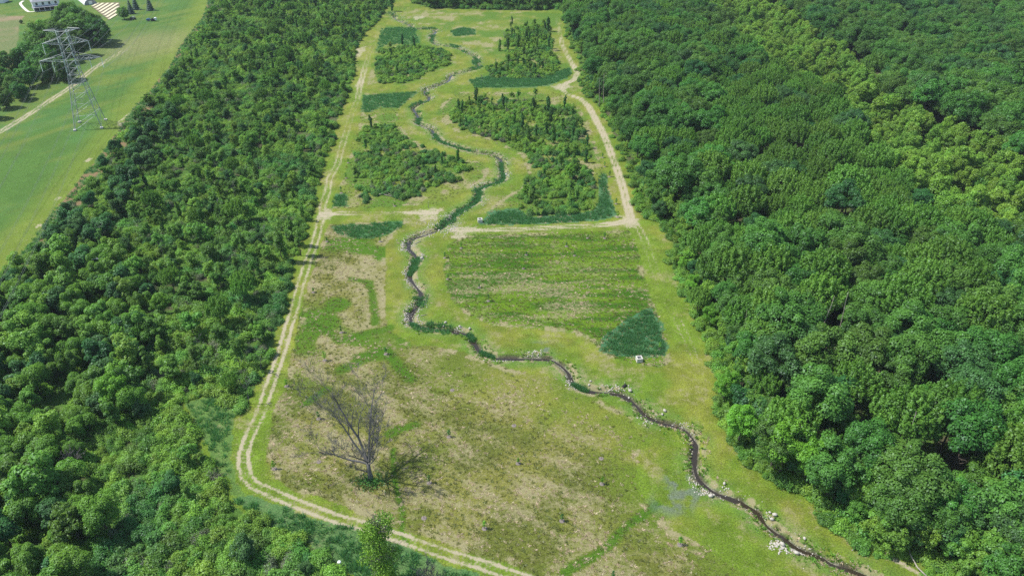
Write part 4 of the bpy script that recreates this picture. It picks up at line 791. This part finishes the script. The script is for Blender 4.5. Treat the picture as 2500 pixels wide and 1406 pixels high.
for p, d, L, r in [((-.1,.1,4.6),(-1.5,.2,.5),11.5,.32),((-.1,.15,4.9),(-1.0,.5,1.1),15,.36),((-.1,.15,5),(-.5,.7,1.2),18,.38),((-.1,.15,5),(.0,.95,1.0),17,.34),((0,.1,4.8),(.55,-.1,1.25),12,.28),((-.1,.1,4.9),(-.35,-.55,1.2),9,.24),((-.1,.1,4.8),(.5,-.9,.8),9,.22),((-.1,.1,4.7),(.9,.7,.8),8,.20),((-.05,0,2.2),(-1.2,.1,.2),3.6,.2)]: limb(p, d, L * .9, r * .82, 0)
tr.build('trunk', M['deadwood'], o, True); br.build('limbs', M['deadwood'], o, True); tw.build('twigs', M['deadwood'], o)
lf = np.array(lf); q = lf[rng.integers(0, len(lf), 1500)] + rng.normal(0, .3, (1500, 3)); link(bpy.data.objects.new('sparse_leaves', leafcards('sparse_leaves', q, rdir(1500), .17 * np.ones(1500), rng.uniform(0, 1, 1500), M['grey'])), o)  # sparse leaf cards, extra ones added to thicken the tree's cast shadow
q = np.stack([rng.normal(.2, 1.6, 700), rng.normal(-.6, 1.1, 700), np.abs(rng.normal(0, .6, 700))], 1); link(bpy.data.objects.new('basal_shoots', leafcards('basal_shoots', q, rdir(700), .32 * np.ones(700), rng.uniform(0, 1, 700), M['vine'])), o)

gx_, gy_ = G(938, 1440); o = empty('birch_tree', (gx_, gy_, hz(gx_, gy_)), .4); tag(o, 'slender open-crowned green tree in front of the track at the bottom edge', 'tree')
link(bpy.data.objects.new('trunk', branchmesh('trunk', M['deadwood'], 20, .26, 30, 3.8, 2, .012, 55, twig=.02, start=.12)), o)
nl = 7600; t = rng.beta(1.2, .95, nl); ncl = 62; ct = rng.uniform(.08, 1, ncl); ca_ = rng.uniform(0, 6.283, ncl); crr = rng.uniform(.5, 3.6, ncl) * (1.05 - .4 * ct); k = rng.integers(0, ncl, nl)
q = np.stack([crr[k] * np.cos(ca_[k]), crr[k] * np.sin(ca_[k]), 2 + 18 * ct[k]], 1) + rdir(nl) * rng.uniform(.3, 1.25, nl)[:, None]
link(bpy.data.objects.new('crown', leafcards('crown', q, rdir(nl) + np.array([0, 0, .5]), .30 * rng.uniform(.6, 1.3, nl), rng.uniform(0, 1, nl), M['lime'])), o)

def snag(a, b, hh, r0, lab, mat='pale', nb=3, sp=2.0, depth=0, seed=1, name='dead_tree'):
    gx_, gy_ = G(a, b); o = link(bpy.data.objects.new(name, branchmesh(name, M[mat], hh, r0, nb, sp, depth, .05, seed, start=.4, twig=.03))); o.location = (gx_, gy_, hz(gx_, gy_)); tag(o, lab, 'dead tree'); return o
snag(912,1425,11,.1,'thin leafless sapling-like snag left of the foreground tree','deadwood',9,1.6,1,3)
snag(1045,1450,8,.1,'leafless twiggy grey tree right of the foreground tree','deadwood',16,3.0,2,4)
snag(1062,1455,6,.08,'low bare twiggy bush at the bottom edge','deadwood',14,2.6,2,5)
def topsnag(a, b, hh, *k, **kw): x_, y_ = G(a, b, hh); q = PX(x_, y_); return snag(q[0], q[1], hh, *k, **kw)
topsnag(2030,690,23,.26,'tall white snag rising from the middle of the right wood',seed=6)
topsnag(2082,695,22,.2,'leaning forked snag right of the tall white snag',seed=7,nb=5,sp=3)
topsnag(2092,1108,15,.26,'pale broken-topped snag in the shade of the lower right wood',seed=8)
topsnag(2258,985,21,.2,'pale forked dead limb showing in the lower right wood',seed=9,nb=5,sp=3)
snag(1463,262,15,.22,'first pale trunk at the dark gap of the far wood edge',seed=10,nb=4)
snag(1474,258,17,.22,'second pale trunk leaning at the dark gap of the far wood edge',seed=11,nb=6,sp=3)
snag(1812,872,16,.14,'thin pale trunks beside the blue-green tree',seed=12,nb=4)
snag(300,770,9,.1,'grey leafless pole standing in the left wood','deadwood',seed=13)
snag(1175,205,5,.05,'bare thin tree beside the stream bend far away','deadwood',10,1.4,1,14)
for a, b, hh, lab in [(880,430,6,'leftmost bare leaning trunk in the left brush island'),(908,450,7,'middle bare trunk in the left brush island'),(945,478,8,'bare trunk above the fallen log in the left brush island'),(1232,100,6,'bare thin trunk in the far right brush island'),(1060,112,5,'bare thin tree on the far stream bend')]:
    snag(a, b, hh, .07, lab, 'deadwood', 7, 1.5, 1, a)
snag(188,1160,7,.1,'grey dead branches poking out of the left brush','deadwood',12,2.8,2,21)
for k_, (a, b) in enumerate([(530,500),(565,455),(475,835),(622,862),(592,935),(385,600),(515,330),(640,560),(700,330),(655,240),(430,330),(240,560)]):
    topsnag(a, b - 18, 8.5, .08, 'bare leaning stem among the left wood brush, ' + ['below the pylon row', 'beside the ragged young trees', 'above the willow belt', 'near the left track bend', 'just above the grey reeds', 'in the upper willows', 'under the far young trees', 'level with the track fork', 'beside the far left track', 'farthest by the left track', 'right of the pylon', 'at the brown field margin'][k_], 'deadwood', 8, 2.0, 1, 300 + k_)
def log(pts, r, lab, z0=.35, mat='pale'):
    m_ = MB(); P_ = []
    for a, b in pts: gx_, gy_ = G(a, b, z0); P_.append((gx_, gy_, hz(gx_, gy_) + z0))
    m_.tube(P_, [r * (1 - .5 * i / (len(P_) - 1)) for i in range(len(P_))], 7); tag(m_.build('fallen_log', M[mat], sm=True), lab, 'log', 'fallen logs')
log([(2262,1406),(2240,1385),(2222,1352),(2210,1312)],.15,'long pale log lying down the bright brush at the lower right',.9)
log([(2292,1378),(2272,1362),(2245,1348)],.16,'short broken log beyond the end of the long pale log',.9)
log([(2158,1330),(2140,1322),(2110,1308)],.14,'thin grey log sticking out of the shade')
log([(2080,1343),(2090,1336),(2095,1326)],.1,'curved pale branch lying on the mown edge',.1)
log([(0,1356),(27,1355)],.14,'straight pale stick at the left margin',.6)
log([(-5,1382),(25,1362),(60,1350)],.13,'forked bleached branch in the lower left corner',.8)
log([(2,1380),(28,1374)],.09,'short bleached branch below the forked one',.8)
log([(917,474),(935,474),(962,481)],.2,'pale log lying in the left brush island',.3)
log([(945,470),(955,476)],.12,'stub of wood crossing the pale log',.5)
log([(1027,771),(1043,768)],.12,'pale stick lying right of the stream near the sharp bend',.08)
log([(1012,595),(1028,589)],.2,'white pole beside the stony stream bend',.08)
log([(270,675),(290,677),(306,675)],.2,'pale trunk lying in a gap of the left wood',1.0)
# curved white pipe-like limb in the left wood
m_ = MB(); gx_, gy_ = G(223, 672, 2.0); m_.tube([(gx_, gy_, .5), (gx_ + .1, gy_, 3.0), (gx_ + .6, gy_ + .2, 5.6), (gx_ + 1.8, gy_ + .3, 7.2), (gx_ + 3.2, gy_ + .3, 7.5), (gx_ + 4.0, gy_ + .3, 7.1)], [.3, .26, .24, .2, .16, .1], 7)
tag(m_.build('bent_dead_trunk', M['steel'], sm=True), 'curved grey-white dead trunk hooking over in the left wood', 'dead tree')
# wooden stake
m_ = MB(); gx_, gy_ = G(1046, 507); z0 = hz(gx_, gy_); m_.box((gx_, gy_, z0 + 1.1), (.14, .14, 2.4)); tag(m_.build('stake', M['pale']), 'lone pale stake above the left cross lane', 'stake')
# white disc in the undergrowth
gx_, gy_ = G(828, 1371, 1.0); m_ = MB(); m_.tube([(gx_, gy_, .75), (gx_, gy_, .95), (gx_, gy_, 1.1), (gx_, gy_, 1.15)], [.25, .36, .3, .12], 14); tag(m_.build('white_tub', M['white'], sm=True), 'small round white tub lid in the brush at the bottom', 'tub')
# inlet boxes
def inlet(a, b, s, lab):
    gx_, gy_ = G(a, b); z0 = hz(gx_, gy_); o = empty('inlet_box', (gx_, gy_, z0), .15); m_ = MB()
    for dx, dy, w, d_ in ((0, -.5, 1.2, .2), (0, .5, 1.2, .2), (-.5, 0, .2, .8), (.5, 0, .2, .8)): m_.box((dx * s, dy * s, .45 * s), (w * s, d_ * s, .95 * s))
    m_.build('wall', M['concrete'], o); m_ = MB(); m_.box((0, 0, .2 * s), (.78 * s, .78 * s, .1)); m_.build('opening', M['dark'], o); m_ = MB()
    for k in range(5): m_.box(((-.32 + .16 * k) * s, 0, .93 * s), (.03, .8 * s, .03))
    m_.build('grate', M['steel'], o); tag(o, lab, 'drain')
inlet(1560, 881, 1.25, 'pale concrete inlet box at the foot of the reed triangle')
inlet(1172, 541, 1.3, 'pale concrete inlet box beside the stream above the right cross lane')
gx_, gy_ = G(1520, 946); m_ = MB(); m_.tube([(gx_ + .9, gy_ + .9, .1), (gx_, gy_, -.15)], [.42, .42], 14, cap=False); m_.tube([(gx_ + .9, gy_ + .9, .1), (gx_ + .85, gy_ + .85, .09)], [.36, .36], 12); tag(m_.build('culvert_pipe', M['dark']), 'dark culvert mouth opening onto the riprap', 'pipe')

# ------------------------------------------------------------------ the pylon
feet = [G(185, 319), G(241, 314), G(258, 294), G(200, 299)]; cx_ = sum(f_[0] for f_ in feet) / 4; cy_ = sum(f_[1] for f_ in feet) / 4; rz = math.atan2(feet[1][1] - feet[0][1], feet[1][0] - feet[0][0])
T = empty('transmission_tower', (cx_, cy_, 0), rz); tag(T, 'tall grey lattice steel pylon with three pairs of cross arms', 'pylon')
def hw(z_): return np.interp(z_, [0, 23, 29, 41], [5.4, 2.35, 2.0, 1.9])
lv = [0, 6, 11, 15.5, 19.5, 23, 26, 29, 32.2, 35.5, 38.3, 41]; cr_ = [(-1, -1), (1, -1), (1, 1), (-1, 1)]
def cp(c, z_): return (cr_[c % 4][0] * hw(z_), cr_[c % 4][1] * hw(z_), z_)
for c in range(4):
    m_ = MB(); m_.tube([cp(c, 0), cp(c, 23), cp(c, 41)], [.16, .13, .10], 4); m_.build('leg', M['steel'], T)
    m_ = MB(); m_.box((cp(c, 0)[0], cp(c, 0)[1], .2), (1.2, 1.2, .7)); m_.build('footing', M['concrete'], T)
m_ = MB()
for i in range(len(lv) - 1):
    for c in range(4):
        m_.tube([cp(c, lv[i]), cp(c + 1, lv[i + 1])], .06, 3); m_.tube([cp(c + 1, lv[i]), cp(c, lv[i + 1])], .06, 3)
        if i: m_.tube([cp(c, lv[i]), cp(c + 1, lv[i])], .06, 3)
for c in range(4): m_.tube([cp(c, 41), cp(c + 1, 41)], .1, 3)
m_.tube([cp(0, 23), cp(2, 23)], .07, 3); m_.tube([cp(1, 23), cp(3, 23)], .07, 3); m_.build('bracing', M['steel'], T)
tips = []
for zb, zt, half in ((28.6, 31.4, 12.0), (35.6, 38.2, 8.9), (40.6, 41.6, 6.9)):
    for sd_ in (-1, 1):
        m_ = MB(); w = hw(zb); tip = np.array([sd_ * half, 0, zb + .5 if zb < 40 else 41.4])
        for yy in (-1, 1):
            a = np.array([sd_ * w, yy * w, zb]); b_ = np.array([sd_ * w, yy * w, zt]); m_.tube([a, tip], .085, 4); m_.tube([b_, tip], .08, 4); nseg = 5 if half > 8 else 3
            for k in range(1, nseg):
                t0 = (k - 1) / nseg; t1 = k / nseg; m_.tube([a + (tip - a) * t1, b_ + (tip - b_) * t1], .04, 3); m_.tube([a + (tip - a) * t0, b_ + (tip - b_) * t1], .04, 3)
        for k in range(1, 5):
            t1 = k / 5; a = np.array([sd_ * w, -w, zb]); b_ = np.array([sd_ * w, w, zb]); m_.tube([a + (tip - a) * t1, b_ + (tip - b_) * t1], .04, 3); m_.tube([a + (tip - a) * (t1 - .2), b_ + (tip - b_) * t1], .04, 3)
        m_.build('cross_arm', M['steel'], T)
        if zb < 40:
            for off in ([0] if zb > 30 else [0, 4.6]):
                hx = sd_ * (half - .15 - off); hz_ = tip[2] - .3 if off == 0 else zb; m_ = MB(); m_.tube([(hx, 0, hz_), (hx, 0, hz_ - 4.2)], .07, 4)
                for k in range(16): m_.tube([(hx, 0, hz_ - .5 - .22 * k), (hx, 0, hz_ - .56 - .22 * k)], [.17, .13], 6)
                m_.build('insulator', M['ins'], T); tips.append((hx, hz_ - 4.3, .028))
        else: tips.append((tip[0], 41.3, .018))
m_ = MB()                                  # climbing step bolts and bright plates up the near legs
for c in (0, 1):
    for zz_ in np.arange(24.5, 41, 3.0): p0 = cp(c, zz_); p1 = cp(c, zz_ + 2.0); m_.tube([(p0[0], p0[1] - .12, p0[2]), (p1[0], p1[1] - .12, p1[2])], .15, 4)
m_.build('bright_plates', M['ins'], T)
ca2, sa2 = math.cos(rz), math.sin(rz)
WL = ['left outer', 'left inner', 'right outer', 'right inner', 'left middle', 'right middle', 'left top', 'right top']
for i, (hx, zw, r_) in enumerate(tips):
    m_ = MB()
    for off in ((-.22, .22) if r_ > .02 else (0,)):
        for sg in (1, -1):
            P_ = []
            for k in range(19):
                s_ = k / 18 * 330; lx = hx + off; ly = sg * s_; sag = 12 * (1 - (2 * (s_ / 330) - 1) ** 2); P_.append((cx_ + lx * ca2 - ly * sa2, cy_ + lx * sa2 + ly * ca2, zw - sag))
            m_.tube(P_, r_, 3)
    nm_ = ('left' if hx < 0 else 'right') + (' ground wire from the top arm' if zw > 41 else ' conductor from the middle arm' if zw > 31 else (' outer' if abs(hx) > 9 else ' inner') + ' conductor from the lowest arm')
    tag(m_.build('power_line', M['wire']), 'thin ' + nm_ + ' of the pylon', 'power line', 'wires strung from the pylon')

# ------------------------------------------------------------------ farm: house, shed, greenhouse, garden, machines
a = np.array(G(84, 29)); b = np.array(G(150, 22)); dx = b - a; W = np.linalg.norm(dx); rz = math.atan2(dx[1], dx[0]); Hh = empty('farmhouse', (a[0], a[1], 0), rz); tag(Hh, 'white two-storey farmhouse with a grey hipped roof', 'house')
D_ = 11.0; m_ = MB(); m_.box((W / 2, D_ / 2, 2.9), (W, D_, 6.4)); m_.build('wall', M['white'], Hh)
m_ = MB(); e_ = .6; m_.add([(-e_, -e_, 6.1), (W + e_, -e_, 6.1), (W + e_, D_ + e_, 6.1), (-e_, D_ + e_, 6.1), (5, D_ / 2, 9.8), (W - 5, D_ / 2, 9.8)], [(0, 1, 5, 4), (2, 3, 4, 5), (1, 2, 5), (3, 0, 4), (3, 2, 1, 0)]); m_.build('roof', M['roof'], Hh)
for k in range(4):
    m_ = MB(); m_.box((2.6 + k * (W - 5) / 3, -.03, 4.6), (1.3, .1, 1.7)); m_.build('window', M['glass'], Hh)
m_ = MB(); m_.add([(-.8, -2.6, 2.7), (W, -2.6, 2.7), (W, -.02, 3.3), (-.8, -.02, 3.3), (-.8, -2.6, 2.55), (W, -2.6, 2.55)], [(0, 1, 2, 3), (4, 5, 1, 0)]); m_.build('porch_roof', M['roof'], Hh)
for k in range(6): m_ = MB(); m_.box((.1 + k * (W - .4) / 5, -2.45, 1.27), (.22, .22, 2.55)); m_.build('porch_post', M['white'], Hh)
m_ = MB(); m_.box((W / 2, -.04, 1.3), (W - 1, .08, 2.3)); m_.build('porch_dark_panel', M['dark'], Hh)  # near-black panel across the white front, beneath the porch roof
m_ = MB(); pp = smooth(GP([(57,3),(50,9),(54,16),(62,24),(69,29),(76,29.5),(84,29.2)]), 6); tn2 = np.gradient(pp, axis=0); tn2 /= np.linalg.norm(tn2, axis=1)[:, None]; nn = np.stack([-tn2[:, 1], tn2[:, 0]], 1) * .9
k = len(pp); zz = hgt(pp[:, 0], pp[:, 1]) + .12; tag(link(bpy.data.objects.new('garden_path', npmesh('garden_path', np.vstack([np.column_stack([pp + nn, zz]), np.column_stack([pp - nn, zz])]), [(i, i + 1, i + 1 + k, i + k) for i in range(k - 1)], M['path']))), kind='structure')
a = G(-12, 9); Sh = empty('shed', (a[0], a[1], 0), .1); tag(Sh, 'grey-roofed building cut by the top left corner', 'shed'); m_ = MB(); m_.box((0, 4, 1.8), (12, 8, 4)); m_.build('wall', M['white'], Sh)
m_ = MB(); m_.add([(-6.5, -.5, 3.7), (6.5, -.5, 3.7), (6.5, 8.5, 3.7), (-6.5, 8.5, 3.7), (-6.5, 4, 6), (6.5, 4, 6)], [(0, 1, 5, 4), (2, 3, 4, 5), (1, 2, 5), (3, 0, 4)]); m_.build('roof', M['bluepaint'], Sh)
a = np.array(G(222, 12)); b = np.array(G(196, -8)); dr = (b - a); L_ = 26.0; rz = math.atan2(dr[1], dr[0]); Gh = empty('greenhouse', (a[0], a[1], 0), rz); tag(Gh, 'white hoop greenhouse behind the big dark trees', 'greenhouse')
v_ = []; f_ = []; ns = 14
for j in range(9):
    for k in range(ns + 1): th = math.pi * k / ns; v_.append((j * L_ / 8, 4.2 * math.cos(th), 3.8 * math.sin(th)))
for j in range(8):
    for k in range(ns): q_ = j * (ns + 1) + k; f_.append((q_, q_ + 1, q_ + ns + 2, q_ + ns + 1))
m_ = MB(); m_.add(v_, f_); m_.build('film_cover', M['film'], Gh, True); m_ = MB(); m_.add([(0.02, 4.15 * math.cos(math.pi * k / ns), 3.75 * math.sin(math.pi * k / ns)) for k in range(ns + 1)], [tuple(range(ns + 1))]); m_.build('end_wall', M['roof'], Gh)
m_ = MB(); m_.box((-.02, 0, 1.2), (.08, 2.2, 2.4)); m_.build('door', M['film'], Gh)
Gd = empty('garden_plot', (*G(262, 26), 0)); tag(Gd, 'garden plot of pale parallel mulched rows beside the greenhouse', 'garden'); g0 = np.array(G(262, 26))
m_ = MB(); cs_ = [np.array(G(*q_)) - g0 for q_ in [(222,16),(240,8),(291,7),(294,33),(266,50)]]; zb_ = float(hz(*g0)) + .2; m_.add([(c_[0], c_[1], zb_) for c_ in cs_], [(0, 1, 2, 3, 4)]); m_.build('soil', M['soil'], Gd)
NR = 8
for k in range(NR):
    t = k / (NR - 1); s_ = np.array([226 + 40 * t, 16.5 + 31.5 * t]); e2 = np.array([240 + 48 * min(1, t * 1.8), 9]) if t < .56 else np.array([288.5 + 3 * (t - .56) / .44, 9 + 23 * (t - .56) / .44])
    A_ = np.array(G(*s_)) - g0; B_ = np.array(G(*e2)) - g0; c_ = (A_ + B_) / 2; l_ = np.linalg.norm(B_ - A_); an = math.atan2(B_[1] - A_[1], B_[0] - A_[0]); m_ = MB(); m_.box((c_[0], c_[1], zb_ + .12), (l_, 1.9, .22), an); m_.build('crop_row', M['bed'], Gd)
def machine(a, b, rz_, name, lab, cat, parts):
    gx_, gy_ = G(a, b); o = empty(name, (gx_, gy_, hz(gx_, gy_)), rz_); tag(o, lab, cat)
    for nm_, mat_, bxs in parts:
        for bx in (bxs if nm_ == 'wheel' else [bxs]):
            m_ = MB()
            if nm_ == 'wheel': (x_, y_, r_) = bx; m_.tube([(x_, y_ - .15, r_), (x_, y_ + .15, r_)], r_, 14)
            else:
                for c_, d_ in bx: m_.box(c_, d_)
            m_.build(nm_, M[mat_], o)
machine(325, 48, .1, 'utility_vehicle', 'dark utility vehicle parked on the field below the round tree', 'vehicle', [('body', 'blackpaint', [((0, 0, .85), (3.6, 1.6, .7)), ((-1.3, 0, 1.3), (1.0, 1.5, .35))]), ('roof', 'roof', [((.3, 0, 2.0), (1.7, 1.5, .1)), ((-.5, .7, 1.6), (.08, .08, .9)), ((1.1, .7, 1.6), (.08, .08, .9)), ((-.5, -.7, 1.6), (.08, .08, .9)), ((1.1, -.7, 1.6), (.08, .08, .9))]), ('wheel', 'rubber', [(1.2, .8, .45), (1.2, -.8, .45), (-1.2, .8, .45), (-1.2, -.8, .45)])])
machine(376, 52, 0, 'tractor', 'small dark tractor with a white tank on the field', 'tractor', [('body', 'blackpaint', [((-.4, 0, 1.1), (2.4, .9, .8)), ((-.7, 0, 1.75), (.7, .8, .5))]), ('tank', 'white', [((1.2, 0, 1.45), (1.3, 1.7, 1.6))]), ('hitch', 'steel', [((.3, 0, .6), (1.4, .2, .2))]), ('wheel', 'rubber', [(-1.2, .7, .45), (-1.2, -.7, .45), (.4, .85, .75), (.4, -.85, .75)])])
machine(363, 52, 0, 'trailer', 'small blue trailer standing left of the tractor', 'trailer', [('body', 'bluepaint', [((0, 0, 1.0), (2.6, 1.5, .8)), ((.2, 0, 1.55), (1.4, 1.2, .4))]), ('hitch', 'steel', [((1.7, 0, .6), (1.0, .12, .12))]), ('wheel', 'rubber', [(0, .8, .4), (0, -.8, .4)])])
print('plants', len(PLANTS), 'single', len(single))
